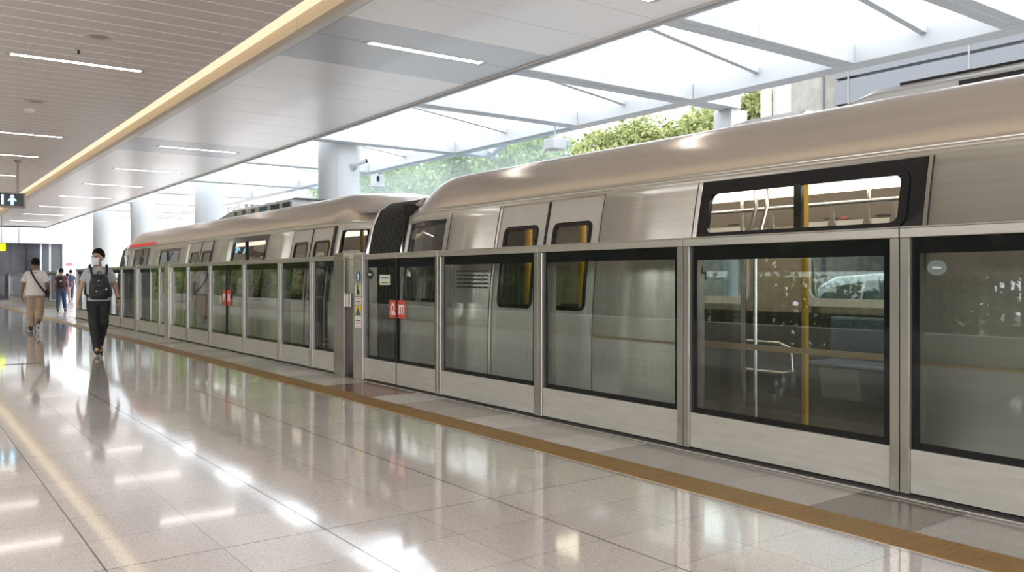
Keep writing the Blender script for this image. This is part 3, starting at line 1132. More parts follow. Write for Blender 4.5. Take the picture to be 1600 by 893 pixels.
hedges = [tree(-8.0, -4.0, 1.9, 2.9, 21, M['leaf_dark'], 'dark leafy tree across the open side, mirrored in the screen glass and train windows', 'trees mirrored in the glass',
               nleaf=6500, size=0.17, z0=-0.75),
          tree(-8.3, 0.5, 1.7, 2.8, 22, M['leaf_dark'], 'dark leafy tree across the open side, mirrored in the screen glass and train windows', 'trees mirrored in the glass',
               nleaf=6500, size=0.17, z0=-0.75)]
rt = random.Random(3)


def copy_tree(src, loc):
    c = src.copy()
    COL.objects.link(c)
    c.location = loc
    c.rotation_euler = (0, 0, rt.uniform(0, 6.28))
    for ch in src.children:
        d = ch.copy()
        COL.objects.link(d)
        d.parent = c
    return c


k = 0
for row, x0, y0, n in ((0, -8.2, 5.0, 19), (1, -12.2, 22.0, 16)):
    for i in range(n):
        c = copy_tree(hedges[k % 2], (x0 + rt.uniform(-0.5, 0.5), y0 + i * 4.4, -0.75))
        sc = (1.0, 1.12)[row] * rt.uniform(0.95, 1.15)
        c.scale = (sc, sc, sc * (1.0, 1.35)[row])
        k += 1
# ================================================================== PLATFORM SCREENS
ZT = 1.547


def screen_unit(ya, yb, name, lb, cat, grp, post=0.055, posts=(1, 1), rail=True, frit=(0.045, 0.045, 0.09, 0.04), mull=None):
    """one unit of the half height screen between ya (near) and yb (far)"""
    a, b = ya + 0.003, yb - 0.003
    t = thing(name, lb, cat, (XP, (a + b) / 2, 0.0), grp)
    m = MB()
    m.box(XP - 0.004, XP + 0.19, a, b, 1.484, ZT - 0.008)
    m.box(XP - 0.010, XP + 0.19, a, b, ZT - 0.008, ZT)
    m.build('top_rail', M['psd'], t, bevel=0.004)
    ia, ib = a, b
    if posts[0]:
        m = MB()
        m.box(XP, XP + 0.17, a, a + post, 0.03, 1.484)
        m.build('post', M['psd_lite'], t, bevel=0.004)
        ia = a + post
    if posts[1]:
        m = MB()
        m.box(XP, XP + 0.17, b - post, b, 0.03, 1.484)
        m.build('post', M['psd_lite'], t, bevel=0.004)
        ib = b - post
    m = MB()
    m.box(XP + 0.010, XP + 0.14, ia + 0.002, ib - 0.002, 0.036, 0.283)
    m.build('kick_plate', M['kick'], t, bevel=0.003)
    m = MB()
    m.box(XP + 0.034, XP + 0.046, ia, ib, 0.283, 1.484)
    m.build('glass_pane', M['psd_glass'], t)
    fl, fr_, ft, fb = frit
    m = MB()
    x0, x1 = XP + 0.026, XP + 0.033
    m.box(x0, x1, ia, ia + fl, 0.284, 1.483)
    m.box(x0, x1, ib - fr_, ib, 0.284, 1.483)
    m.box(x0, x1, ia + fl, ib - fr_, 0.284, 0.284 + fb)
    m.box(x0, x1, ia + fl, ib - fr_, 1.483 - ft, 1.483)
    m.build('glass_border', M['frit'], t)
    if mull:
        m = MB()
        m.box(XP + 0.02, XP + 0.10, mull - 0.022, mull + 0.022, 0.283, 1.484)
        m.build('mullion', M['psd'], t)
    return t


yA = Yp(1405, XP)
yB = Yp(1067, XP)
yC = Yp(840, XP)
yD = Yp(683.5, XP)
yE = Yp(618, XP)
yF = Yp(568, XP)
yG = Yp(553.5, XP)
PG = 'fixed glass panels of the platform screen'
PDG = 'door leaves of the platform screen'
u1 = screen_unit(0.93, yA, 'platform_screen', 'half height glass screen panel at the right edge of the photo, cut by the frame', 'platform screen', PG)
u0 = screen_unit(-0.80, 0.93, 'platform_screen', 'half height glass screen panel just outside the right edge of the photo', 'platform screen', PG)
u2 = screen_unit(yA, yB, 'platform_screen', 'glass screen panel directly below the wide black train window, dark inside', 'platform screen', PG, frit=(0.05, 0.05, 0.10, 0.04))
u3 = screen_unit(yB, yC, 'platform_screen', 'glass screen panel in front of the right leaf of the near train door', 'platform screen', PG)
u4 = screen_unit(yC, yD, 'platform_screen', 'glass screen panel next to the near red sticker doors, before the left train door leaf', 'platform screen', PG)
dR = screen_unit(yD, yE, 'screen_door', 'right leaf of the glass screen door with red square stickers, the larger near pair', 'screen door', PDG, post=0.05, posts=(1, 0), frit=(0.05, 0.05, 0.10, 0.04))
dL = screen_unit(yE, yF, 'screen_door', 'left leaf of the near glass screen door, with a cream notice and a red square sticker', 'screen door', PDG, posts=(0, 0), frit=(0.05, 0.08, 0.10, 0.04))


def sticker(par, name, yc, zc, w, h, mat, x=XP + 0.024, th=0.003):
    m = MB()
    m.box(x - th, x, yc - w / 2, yc + w / 2, zc - h / 2, zc + h / 2)
    return m.build(name, mat, par)


def disc(par, name, yc, zc, r, mat, x=XP + 0.024, th=0.003, n=28, ry=None):
    m = MB()
    m.prism([(x, yc + (ry or r) * math.cos(2 * PI * k / n), zc + r * math.sin(2 * PI * k / n)) for k in range(n)], (-th, 0, 0))
    return m.build(name, mat, par)


def poly(par, name, pts, mat, x, th=0.0015):
    """pts in (right, up) as seen from the platform, given as (y decreasing to the right)"""
    m = MB()
    m.prism([(x, y, z) for y, z in pts], (-th, 0, 0))
    return m.build(name, mat, par)


# pillar between the two runs of screens with its stickers
pil = thing('screen_pillar', 'narrow steel pillar with a column of small stickers left of the near screen door', 'pillar', (XP, (yF + yG) / 2, 0))
m = MB()
m.box(XP - 0.012, XP + 0.19, yF + 0.003, yG, 0.014, 1.484)
m.build('post', M['psd'], pil, bevel=0.004)
m = MB()
m.box(XP - 0.016, XP + 0.19, yF + 0.003, yG, 1.484, ZT)
m.build('cap', M['psd'], pil, bevel=0.004)
xs_ = XP - 0.0125
yc = (yF + yG) / 2 - 0.01
d1 = disc(pil, 'round_sticker', yc, 1.273, 0.065, M['sticker_blue'], x=xs_)
poly(d1, 'arrow_mark', [(yc - 0.012, 1.225), (yc - 0.012, 1.275), (yc - 0.03, 1.275), (yc, 1.318), (yc + 0.03, 1.275), (yc + 0.012, 1.275), (yc + 0.012, 1.225)], M['sticker_white'], xs_ - 0.003)
d2 = sticker(pil, 'warning_sticker', yc, 1.105, 0.16, 0.135, M['cream'], x=xs_)
sticker(d2, 'black_symbol', yc, 1.11, 0.075, 0.115, M['sticker_black'], x=xs_ - 0.003, th=0.001)
sticker(d2, 'yellow_mark', yc - 0.02, 1.135, 0.03, 0.05, M['sticker_yellow'], x=xs_ - 0.004, th=0.001)
d3 = sticker(pil, 'text_sticker', yc, 0.975, 0.16, 0.085, M['sticker_white'], x=xs_)
sticker(d3, 'red_line', yc, 1.0, 0.13, 0.016, M['redsign'], x=xs_ - 0.003, th=0.001)
sticker(d3, 'black_line', yc, 0.968, 0.13, 0.012, M['sticker_black'], x=xs_ - 0.003, th=0.001)
sticker(d3, 'red_line', yc, 0.945, 0.10, 0.012, M['redsign'], x=xs_ - 0.003, th=0.001)
d4 = sticker(pil, 'warning_sticker', yc, 0.855, 0.16, 0.12, M['sticker_yellow'], x=xs_)
poly(d4, 'triangle_mark', [(yc - 0.07, 0.80), (yc + 0.07, 0.80), (yc, 0.905)], M['sticker_blue'], xs_ - 0.003)
d5 = sticker(pil, 'text_sticker', yc, 0.715, 0.16, 0.14, M['sticker_white'], x=xs_)
for zz, mt, w in ((0.765, 'sticker_blue', 0.05), (0.735, 'sticker_black', 0.12), (0.70, 'redsign', 0.12), (0.665, 'redsign', 0.09)):
    sticker(d5, 'print_line', yc, zz, w, 0.012, M[mt], x=xs_ - 0.003, th=0.001)

# stickers on the door leaves
xg = XP + 0.024
def sym(par, name, pts, mat, x):
    return poly(par, name, [(par_q + (y - par_q) * 0.86, 0.90 + (z - 0.93) * 0.74) for y, z in pts], mat, x)


for par, yc0, sgn in ((dL, yE + 0.10, 1), (dR, yE - 0.10, -1)):
    s = sticker(par, 'red_sticker', yc0, 0.90, 0.18, 0.205, M['red'], x=xg)
    q = par_q = yc0
    if sgn > 0:
        # a peaked white figure: arch with two legs over a small solid base
        sym(s, 'white_symbol', [(q + 0.078, 0.845), (q + 0.058, 0.96), (q + 0.030, 1.010), (q, 1.025), (q - 0.028, 1.005), (q - 0.048, 0.955), (q - 0.030, 0.915), (q - 0.078, 0.842),
                                 (q - 0.050, 0.842), (q - 0.006, 0.912), (q - 0.020, 0.955), (q - 0.008, 0.985), (q + 0.010, 0.985), (q + 0.034, 0.95), (q + 0.050, 0.845)], M['sticker_white'], xg - 0.003)
        sym(s, 'white_base', [(q + 0.045, 0.835), (q + 0.010, 0.905), (q - 0.040, 0.835)], M['sticker_white'], xg - 0.003)
    else:
        sym(s, 'white_symbol', [(q + 0.07, 0.85), (q + 0.07, 1.0), (q + 0.02, 1.0), (q, 0.985), (q - 0.02, 1.0), (q - 0.07, 1.0), (q - 0.07, 0.85), (q - 0.05, 0.85), (q - 0.05, 0.975),
                                 (q - 0.02, 0.975), (q - 0.02, 0.85), (q + 0.005, 0.85), (q + 0.005, 0.965), (q + 0.03, 0.975), (q + 0.045, 0.965), (q + 0.045, 0.85)], M['sticker_white'], xg - 0.003)
m = MB()
m.box(XP + 0.008, XP + 0.022, yE - 0.008, yE + 0.008, 0.035, 1.483)
m.build('door_seal', M['rubber'], dL)
yn = Yp(598.5, XP)
n1 = sticker(dL, 'cream_notice', yn, 1.235, 0.25, 0.12, M['cream'], x=xg)
sticker(n1, 'print_line', yn, 1.258, 0.20, 0.012, M['sticker_black'], x=xg - 0.003, th=0.001)
sticker(n1, 'print_line', yn, 1.20, 0.18, 0.008, M['sticker_black'], x=xg - 0.003, th=0.001)
d6 = disc(dL, 'round_sticker', yF - 0.13, 1.30, 0.058, M['sticker_black'], x=xg, ry=0.085)
sticker(d6, 'pale_bar', yF - 0.13, 1.30, 0.09, 0.018, M['sticker_white'], x=xg - 0.003, th=0.001)
sticker(dL, 'latch', yF - 0.05, 0.60, 0.06, 0.10, M['black'], x=xg)
# small marks on the nearer panels
b1 = sticker(u2, 'small_mark', yB - 0.17, 1.29, 0.045, 0.014, M['sticker_black'], x=XP + 0.034)
sticker(u2, 'small_mark', yB - 0.155, 1.315, 0.012, 0.05, M['sticker_black'], x=XP + 0.034)
sticker(u2, 'small_mark', yB - 0.185, 1.265, 0.012, 0.05, M['sticker_black'], x=XP + 0.034)
d7 = disc(u1, 'round_sticker', yA - 0.20, 1.31, 0.042, pbr('faint grey green print', (0.16, 0.19, 0.17), 0.4), x=XP + 0.034, ry=0.055)
sticker(d7, 'pale_bar', yA - 0.20, 1.31, 0.05, 0.012, M['grey_panel'], x=XP + 0.031, th=0.001)

# far run
yH = Yp(538.5, XP)
yI = Yp(524, XP)
ep = thing('screen_end_post', 'broad steel end post of the far screens with a small box on it', 'post', (XP, (yH + yI) / 2, 0))
m = MB()
m.box(XP - 0.012, XP + 0.27, yH, yI - 0.003, 0.014, 1.49)
m.build('post', M['psd_lite'], ep, bevel=0.005)
m = MB()
m.box(XP - 0.016, XP + 0.27, yH - 0.003, yI - 0.003, 1.49, ZT + 0.03)
m.build('cap', M['psd_lite'], ep, bevel=0.004)
m = MB()
m.box(XP + 0.02, XP + 0.13, yH - 0.12, yH, 0.89, 1.06)
m.build('lock_box', M['psd'], ep, bevel=0.006)
m = MB()
m.tube([(XP + 0.17, yH - 0.004, 1.06), (XP + 0.17, yH - 0.03, 1.02), (XP + 0.17, yH - 0.03, 0.52), (XP + 0.17, yH - 0.004, 0.48)], 0.012, 8)
m.build('handle_bar', M['chrome'], ep, smooth=True)
m = MB()
m.box(XP + 0.19, XP + 0.21, yH - 0.012, yH, 0.45, 1.45)
m.build('side_trim', M['frit'], ep)

FB = [yI] + [Yp(p, XP) for p in (485, 435, 379, 352, 326, 291.5, 265)]
far_lb = [('platform_screen', 'first glass screen panel beyond the broad steel end post, showing green reflections'),
          ('platform_screen', 'second glass screen panel beyond the broad steel end post'),
          ('platform_screen', 'third glass screen panel beyond the end post, beside the far red sticker doors'),
          ('screen_door', 'right leaf of the far screen door pair with small red stickers'),
          ('screen_door', 'left leaf of the far screen door pair with small red stickers'),
          ('platform_screen', 'glass screen panel just left of the far red sticker doors'),
          ('platform_screen', 'glass screen panel between the far red sticker doors and the thick post')]
far_units = []
for (nm_, lb), a, b in zip(far_lb, FB, FB[1:]):
    dr = nm_ == 'screen_door'
    far_units.append(screen_unit(a, b, nm_, lb, 'screen door' if dr else 'platform screen', PDG if dr else PG, post=0.05, posts=((1, 0) if 'right leaf' in lb else (0, 1)) if dr else (1, 1)))
m = MB()
m.box(XP + 0.012, XP + 0.022, FB[4] - 0.012, FB[4] + 0.012, 0.035, 1.483)
m.build('door_seal', M['rubber'], far_units[4])
for par, yc0, sg in ((far_units[3], FB[4] - 0.13, -1), (far_units[4], FB[4] + 0.13, 1)):
    s = sticker(par, 'red_sticker', yc0, 0.92, 0.2, 0.27, M['red'], x=xg)
    poly(s, 'white_symbol', [(yc0 + 0.06, 0.86), (yc0 + 0.04, 0.99), (yc0 - 0.04, 0.99), (yc0 - 0.06, 0.86), (yc0 - 0.03, 0.86), (yc0, 0.95), (yc0 + 0.03, 0.86)], M['sticker_white'], xg - 0.003)

yJ = Yp(268, XP)
tp = thing('screen_post', 'thick steel post of the far screens, right of the walking man', 'post', (XP, FB[-1] + 0.15, 0))
m = MB()
m.box(XP - 0.03, XP + 0.2, FB[-1] + 0.003, FB[-1] + 0.30, 0.014, 1.50)
m.build('post', M['psd'], tp, bevel=0.006)
m = MB()
m.box(XP - 0.035, XP + 0.2, FB[-1] + 0.003, FB[-1] + 0.30, 1.50, 1.60)
m.build('cap', M['psd_lite'], tp, bevel=0.01)
y0 = FB[-1] + 0.303
GB = [y0, Yp(247.5, XP), Yp(214.5, XP)]
screen_unit(GB[0], GB[1], 'screen_door', 'narrow screen door leaf left of the thick post', 'screen door', PDG, post=0.02)
screen_unit(GB[1], GB[2], 'screen_door', 'broad screen door leaf with a thin middle bar, left of the thick post', 'screen door', PDG, post=0.02, mull=Yp(233, XP))
tp = thing('screen_post', 'speckled steel post of the far screens, nearer the walking man', 'post', (XP, GB[2] + 0.12, 0))
m = MB()
m.box(XP - 0.02, XP + 0.2, GB[2] + 0.003, GB[2] + 0.25, 0.014, 1.50)
m.build('post', M['psd'], tp, bevel=0.006)
m = MB()
m.box(XP - 0.025, XP + 0.2, GB[2] + 0.003, GB[2] + 0.25, 1.50, 1.57)
m.build('cap', M['psd_lite'], tp, bevel=0.01)
HB = [GB[2] + 0.253, Yp(188, XP), Yp(163, XP), Yp(140, XP), Yp(118.5, XP)]
hl = ['glass screen panel just right of the hand of the walking man', 'glass screen panel at the arm of the walking man', 'glass screen panel behind the body of the walking man',
      'last glass screen panel of the run, left of the walking man']
for lb, a, b in zip(hl, HB, HB[1:]):
    screen_unit(a, b, 'platform_screen', lb, 'platform screen', PG)

# the other line's screens at far left
XP2 = 5.35
sv = XP
XP = XP2
K = [38.6, 43.5, 49.5, 56.0]
kl = ['far separate screen panel with bright end post, by the man in white tee', 'far separate screen panel behind the man in white tee', 'far separate screen panel before the dark wall']
for lb, a, b in zip(kl, K, K[1:]):
    screen_unit(a, b, 'platform_screen', lb, 'platform screen', PG, post=0.09)
tp = thing('screen_end_post', 'pale end post of the far screens, right of the man in white', 'post', (XP2, 38.4, 0))
m = MB()
m.box(XP2 - 0.01, XP2 + 0.16, 38.35, 38.6, 0.0, 1.58)
m.build('post', M['fascia'], tp, bevel=0.01)
m = MB()
m.box(XP2 - 0.02, XP2 + 0.18, 38.33, 38.6, 1.58, 1.62)
m.build('cap', M['psd_lite'], tp)
XP = sv

# ================================================================== TRAIN
def prof(z):
    if z > 0.6:
        return 4.97 + 0.085 * (z - 0.6) ** 2
    if z < -0.3:
        return 4.97 + 0.2 * (z + 0.3) ** 2
    return 4.97


XCEN = 6.35
CANT = 2.03


def inset_fn(y0, y1, L=1.25, amt=0.24):
    """plan rounding at the two car ends"""
    def f(y):
        s = 0
        for e in (y - y0, y1 - y):
            if e < L:
                s = max(s, 1 - max(e, 0) / L)
        return s
    return f


ROOF = [(5.128, 2.03), (5.148, 2.08), (5.178, 2.15), (5.215, 2.225), (5.26, 2.30), (5.305, 2.365), (5.35, 2.412), (5.40, 2.443), (5.46, 2.460), (5.6, 2.485), (5.8, 2.507), (6.1, 2.526), (6.35, 2.53)]


def car_shell(root, y0, y1, holes, holes_far, ins, ends=(True, True), nose=None):
    def X(y, z):
        return prof(z) + 0.24 * ins(y) ** 2

    # --- platform side and far side
    for side, hs in (('near', holes), ('far', holes_far)):
        ysb = {y0, y1}
        zsb = {-0.95, -0.6, -0.3, 0.0, 0.3, 0.6, 0.8, 1.0, 1.2, 1.4, 1.6, 1.8, 1.92, CANT + 0.01}
        for h in hs:
            ysb |= {h[0], h[1]}
            zsb |= {h[2], h[3]}
        yv = y0
        while yv < y1:
            if ins(yv) > 0:
                ysb.add(yv)
            yv += 0.12
        ysb, zsb = sorted(ysb), sorted(zsb)
        m = MB()
        v, idx = [], {}
        for i, y in enumerate(ysb):
            for j, z in enumerate(zsb):
                idx[i, j] = len(v)
                x = X(y, z)
                v.append((x if side == 'near' else 2 * XCEN - x, y, z))
        f = []
        for i in range(len(ysb) - 1):
            for j in range(len(zsb) - 1):
                ym, zm = (ysb[i] + ysb[i + 1]) / 2, (zsb[j] + zsb[j + 1]) / 2
                if any(h[0] < ym < h[1] and h[2] < zm < h[3] for h in hs):
                    continue
                f.append((idx[i, j], idx[i + 1, j], idx[i + 1, j + 1], idx[i, j + 1]))
        m.add(v, f)
        o = m.build('side_wall', M['steel'], root, smooth=True)
        so = o.modifiers.new('solid', 'SOLIDIFY')
        so.thickness = 0.05
        so.offset = 0
        o.data.update()
    # --- roof
    m = MB()
    st, yv = [], y0
    while yv < y1 - 1e-6:
        st.append(yv)
        yv += 0.09 if (ins(yv) > 0 or ins(yv + 0.3) > 0) else 0.4
    st.append(y1)
    pr = ROOF + [(2 * XCEN - x, z) for x, z in ROOF[-2::-1]]
    n = len(pr)
    v, f = [], []
    for y in st:
        t = ins(y)
        for x, z in pr:
            w = (z - CANT) / (2.53 - CANT)
            dx = 0.24 * t ** 2 + 0.10 * t ** 2 * w
            if x > XCEN:
                dx = -dx
            if abs(x - XCEN) < 1e-6:
                dx = 0
            v.append((x + dx, y, z - 0.30 * t ** 2.2 * w))
    for i in range(len(st) - 1):
        for k in range(n - 1):
            f.append((i * n + k, i * n + k + 1, (i + 1) * n + k + 1, (i + 1) * n + k))
    m.add(v, f)
    o = m.build('roof_shell', M['roofsteel'], root, smooth=True)
    so = o.modifiers.new('solid', 'SOLIDIFY')
    so.thickness = 0.03
    so.offset = 0
    # gutter seam along the shoulder
    m = MB()
    pts = [(5.347 + 0.3155 * ins(y) ** 2, y, 2.4145 - 0.229 * ins(y) ** 2.2) for y in st]
    m.tube(pts, 0.009, 6)
    m.build('roof_seam', M['rubber'], root)
    m = MB()
    pts = [(5.132 + 0.24 * ins(y) ** 2, y, 2.018) for y in st]
    m.tube(pts, 0.014, 6)
    m.build('gutter_seam', M['rubber'], root)
    return X


def rounded_window(root, X, y0, y1, z0, z1, r=0.07, fw=0.045, glassm='train_glass', name='window', off=-0.006, split=None):
    o = MB()
    ring_panel(o, rrect(y0, y1, z0, z1, r), rrect(y0 + fw, y1 - fw, z0 + fw, z1 - fw, max(r - fw, 0.02)), lambda y, z: X(y, z) + off, 0.03)
    if split:
        for s in split:
            o.box(X(s, (z0 + z1) / 2) - 0.02, X(s, (z0 + z1) / 2) + 0.03, s - 0.02, s + 0.02, z0 + fw, z1 - fw)
    fr_ = o.build(name, M['black'], root)
    g = MB()
    sheet(g, y0 + fw * 0.5, y1 - fw * 0.5, z0 + fw * 0.5, z1 - fw * 0.5, lambda y, z: X(y, z) + off + 0.012, 0.006)
    g.build('pane', M[glassm], fr_)
    return fr_


def door_leaf(root, X, y0, y1, mat, win, zt=1.99, glassm='train_glass'):
    """leaf with a rounded window; y0<y1; win = (wy0,wy1,wz0,wz1)"""
    m = MB()
    ring_panel(m, rrect(y0, y1, 0.02, zt, 0.015), rrect(win[0], win[1], win[2], win[3], 0.06), lambda y, z: X(y, z) + 0.012, 0.035)
    d = m.build('door_leaf', mat, root)
    w = rounded_window(root, X, win[0] - 0.012, win[1] + 0.012, win[2] - 0.012, win[3] + 0.012, 0.07, 0.04, glassm, 'door_window', off=0.004)
    w.parent = d
    # keep two levels below the car: the pane rides on the leaf as well
    for c in list(w.children):
        c.parent = d
    return d


# ---- near car
NY0, NY1 = -3.0, 9.58
ncar = thing('train_car', 'near stainless steel train car with the wide black window, filling the right side', 'train car', (XCEN, 3.2, -1.1))
nins0 = inset_fn(-60, NY1)
nins = nins0
Y = lambda px: Yp(px, 5.06)
dl0, dl1, dl2 = Yp(940.5, 5.06), Yp(851, 5.06), Yp(777, 5.06)     # near edge, middle seam, far edge
bw0, bw1 = Yp(1451, 5.08), Yp(1091.5, 5.08)
ew0, ew1 = Yp(699, 5.10), Yp(640, 5.26)
holes = [(dl0, dl2, 0.0, 2.0), (bw0 + 0.01, bw1 - 0.01, 0.06, 2.0), (ew0, ew1, 0.98, 1.93)]
FW = [(-2.5, -1.6), (-1.2, 1.2), (2.9, 5.22), (6.02, 8.2)]
holes_far = [(a, b, 1.02, 1.78) for a, b in FW]
NX = car_shell(ncar, NY0, NY1, holes, holes_far, nins)
# doors
midz0, midz1 = 0.98, 1.76
wa = (Yp(921, 5.06), Yp(862.5, 5.06), 0.97, 1.765)
wb = (Yp(837.5, 5.06), Yp(786, 5.06), 0.97, 1.765)
door_leaf(ncar, NX, dl0 + 0.03, dl1 - 0.012, M['door_steel'], wa)
door_leaf(ncar, NX, dl1 + 0.018, dl2 - 0.004, M['door_steel'], wb)
m = MB()
sheet(m, dl1 - 0.014, dl1 + 0.02, 0.02, 1.99, lambda y, z: NX(y, z) + 0.004, 0.05, 1, 8)
m.build('door_seal', M['rubber'], ncar)
m = MB()
sheet(m, dl0 - 0.012, dl0 + 0.032, 0.0, 2.0, lambda y, z: NX(y, z) - 0.008, 0.05, 1, 8)
m.build('door_seal', M['rubber'], ncar)
# end window
rounded_window(ncar, NX, ew0 - 0.02, ew1 + 0.02, 0.95, 1.95, 0.05, 0.07, 'train_glass')
# black window bay: full height dark surround, hopper above, big pane, dark foot panel
hz0, hz1 = 1.60, 1.90
m = MB()
XB = lambda y, z: NX(y, z) - 0.010
h0, h1 = Yp(1410, 5.1), Yp(1112, 5.1)
ring_panel(m, rrect(bw0, bw1, 0.04, 2.015, 0.012), rrect(h0 - 0.03, h1 + 0.03, 0.08, 1.93, 0.07), XB, 0.03)
bay = m.build('window_bay', M['black'], ncar)
m = MB()
ring_panel(m, rrect(h0 - 0.055, h1 + 0.055, 1.555, 1.955, 0.10), rrect(h0, h1, hz0, hz1, 0.05), lambda y, z: NX(y, z) - 0.022, 0.035)
hs_ = Yp(1250, 5.1)
m.box(NX(0, 1.75) - 0.015, NX(0, 1.75) + 0.02, hs_ - 0.028, hs_ + 0.028, hz0 - 0.01, hz1 + 0.01)
m.build('hopper_frame', M['black'], bay)
m = MB()
sheet(m, h0 - 0.02, h1 + 0.02, hz0 - 0.02, hz1 + 0.02, lambda y, z: NX(y, z) - 0.002, 0.005)
m.build('hopper_pane', M['train_glass'], bay)
m = MB()
sheet(m, h0 - 0.02, h1 + 0.02, 0.76, 1.56, lambda y, z: NX(y, z) - 0.002, 0.005)
m.build('main_pane', M['train_glass'], bay)
m = MB()
sheet(m, h0 - 0.02, h1 + 0.02, 0.74, 0.78, lambda y, z: NX(y, z) - 0.008, 0.02)
m.build('cross_bar', M['bronze'], bay)
m = MB()
sheet(m, h0 - 0.02, h1 + 0.02, 0.07, 0.745, lambda y, z: NX(y, z) - 0.002, 0.005)
m.build('foot_pane', M['train_glass'], bay)
# panel joints and grille on the side
m = MB()
for yj in (dl2 + 0.004, bw1 + 0.02, bw0 - 0.02, ew0 - 0.10):
    sheet(m, yj - 0.004, yj + 0.004, 0.0, 2.0, lambda y, z: NX(y, z) - 0.029, 0.006, 1, 8)
m.build('panel_joint', M['rubber'], ncar)
m = MB()
sheet(m, NY0, bw0 - 0.03, 0.735, 0.755, lambda y, z: NX(y, z) - 0.032, 0.012, 2, 1)
sheet(m, bw1 + 0.03, dl0 - 0.03, 0.735, 0.755, lambda y, z: NX(y, z) - 0.032, 0.012, 2, 1)
m.build('waist_rail', M['bronze'], ncar)
m = MB()
gy = Yp(741, 4.99)
for r_ in range(5):
    for c_ in range(6):
        m.box(4.937, 4.95, gy - 0.01 - c_ * 0.10 + 0.2, gy + 0.06 - c_ * 0.10 + 0.2, 1.155 + r_ * 0.042, 1.167 + r_ * 0.042)
m.build('vent_grille', M['rubber'], ncar)
# roof pods
def roof_pod(root, y0, y1, zt, name='roof_pod', vents=(), x0=5.62, slope=0.5):
    m = MB()
    xa, xb = x0, 2 * XCEN - x0
    zb = 2.45
    pts = [(y0, zb), (y0 + 0.02, zt), (y1 - slope, zt), (y1, zb)]
    v = []
    for x, dz in ((xa, -0.05), (xa + 0.09, 0.0), (xb - 0.09, 0.0), (xb, -0.05)):
        for y, z in pts:
            v.append((x, y, z + (dz if z > zb else 0)))
    f = []
    for i in range(3):
        for k in range(3):
            f.append((i * 4 + k, i * 4 + k + 1, (i + 1) * 4 + k + 1, (i + 1) * 4 + k))
    f += [(0, 3, 2, 1), (12, 13, 14, 15), (0, 4, 8, 12, 15, 11, 7, 3)]
    m.add(v, f)
    p = m.build(name, M['roof_grey'], root, bevel=0.012)
    if vents:
        m = MB()
        for a, b in vents:
            m.box(xa - 0.002, xa + 0.03, a, b, zb + 0.05, zt - 0.065)
            m.box(xa + 0.11, xb - 0.11, a, b, zt - 0.005, zt + 0.012)
        m.build('vent', M['black'], p)
    return p


roof_pod(ncar, -2.6, Yp(1265, 5.7), 2.605, vents=[(2.15 + 0.0, 2.75), (1.35, 2.02), (0.4, 1.2), (-0.6, 0.3)], slope=0.55)
roof_pod(ncar, Yp(1265, 5.7) + 0.02, Yp(1042, 5.7), 2.56, slope=0.9)
m = MB()
m.tube([(5.72, 1.2, 2.612), (5.72, 3.2, 2.612)], 0.014, 8)
m.build('roof_cable', M['rubber'], ncar)
m = MB()
m.lathe((5.95, NY1 - 0.25, 2.2), [(0.10, 0), (0.10, 0.20), (0.13, 0.21), (0.13, 0.26), (0.02, 0.27)], n=20)
m.build('roof_vent_cap', M['roof_grey'], ncar, smooth=True)


# interior
def interior(root, y0, y1, lightm, farwin):
    m = MB()
    m.box(5.02, 2 * XCEN - 5.02, y0 + 0.05, y1 - 0.05, -0.06, 0.02)
    m.build('floor_plate', M['int_floor'], root)
    m = MB()
    m.box(5.3, 5.95, y0 + 0.05, y1 - 0.3, 2.16, 2.2)
    m.box(5.95, 6.75, y0 + 0.05, y1 - 0.3, 2.22, 2.25)
    m.box(6.75, 7.4, y0 + 0.05, y1 - 0.3, 2.16, 2.2)
    m.build('inner_ceiling', M['interior'], root)
    m = MB()
    yy_ = y0 + 0.3
    while yy_ < y1 - 1.4:
        m.box(6.74, 7.12, yy_, yy_ + 1.35, 2.055, 2.16)
        m.box(5.62, 5.86, yy_, yy_ + 1.35, 2.13, 2.16)
        yy_ += 1.39
    m.build('inner_lamp', lightm, root)
    # inner lining of the far wall between windows
    m = MB()
    xb = 2 * XCEN - prof(1.4) - 0.05
    edges = [y0 + 0.1] + [e for w in farwin for e in w] + [y1 - 0.3]
    for i in range(0, len(edges), 2):
        m.box(xb - 0.05, xb, edges[i], edges[i + 1], 0.9, 1.80)
    m.prism([(xb, y0 + 0.1, 1.80), (xb - 0.05, y0 + 0.1, 1.80), (xb - 0.32, y0 + 0.1, 2.16), (xb, y0 + 0.1, 2.16)], (0, y1 - y0 - 0.5, 0))
    m.build('inner_wall', M['interior'], root)
    m = MB()
    m.box(xb - 0.05, xb, y0 + 0.1, y1 - 0.3, 0.02, 0.90)
    m.build('dado', M['int_dark'], root)
    for a, b in farwin:
        w = MB()
        ring_panel(w, rrect(a - 0.06, b + 0.06, 0.97, 1.83, 0.12), rrect(a + 0.02, b - 0.02, 1.05, 1.755, 0.09), lambda y, z: xb - 0.068, 0.03)
        wf = w.build('far_window', M['white_frame'], root)
        g = MB()
        g.box(xb + 0.02, xb + 0.026, a, b, 1.02, 1.78)
        g.build('pane', M['train_glass'], wf)


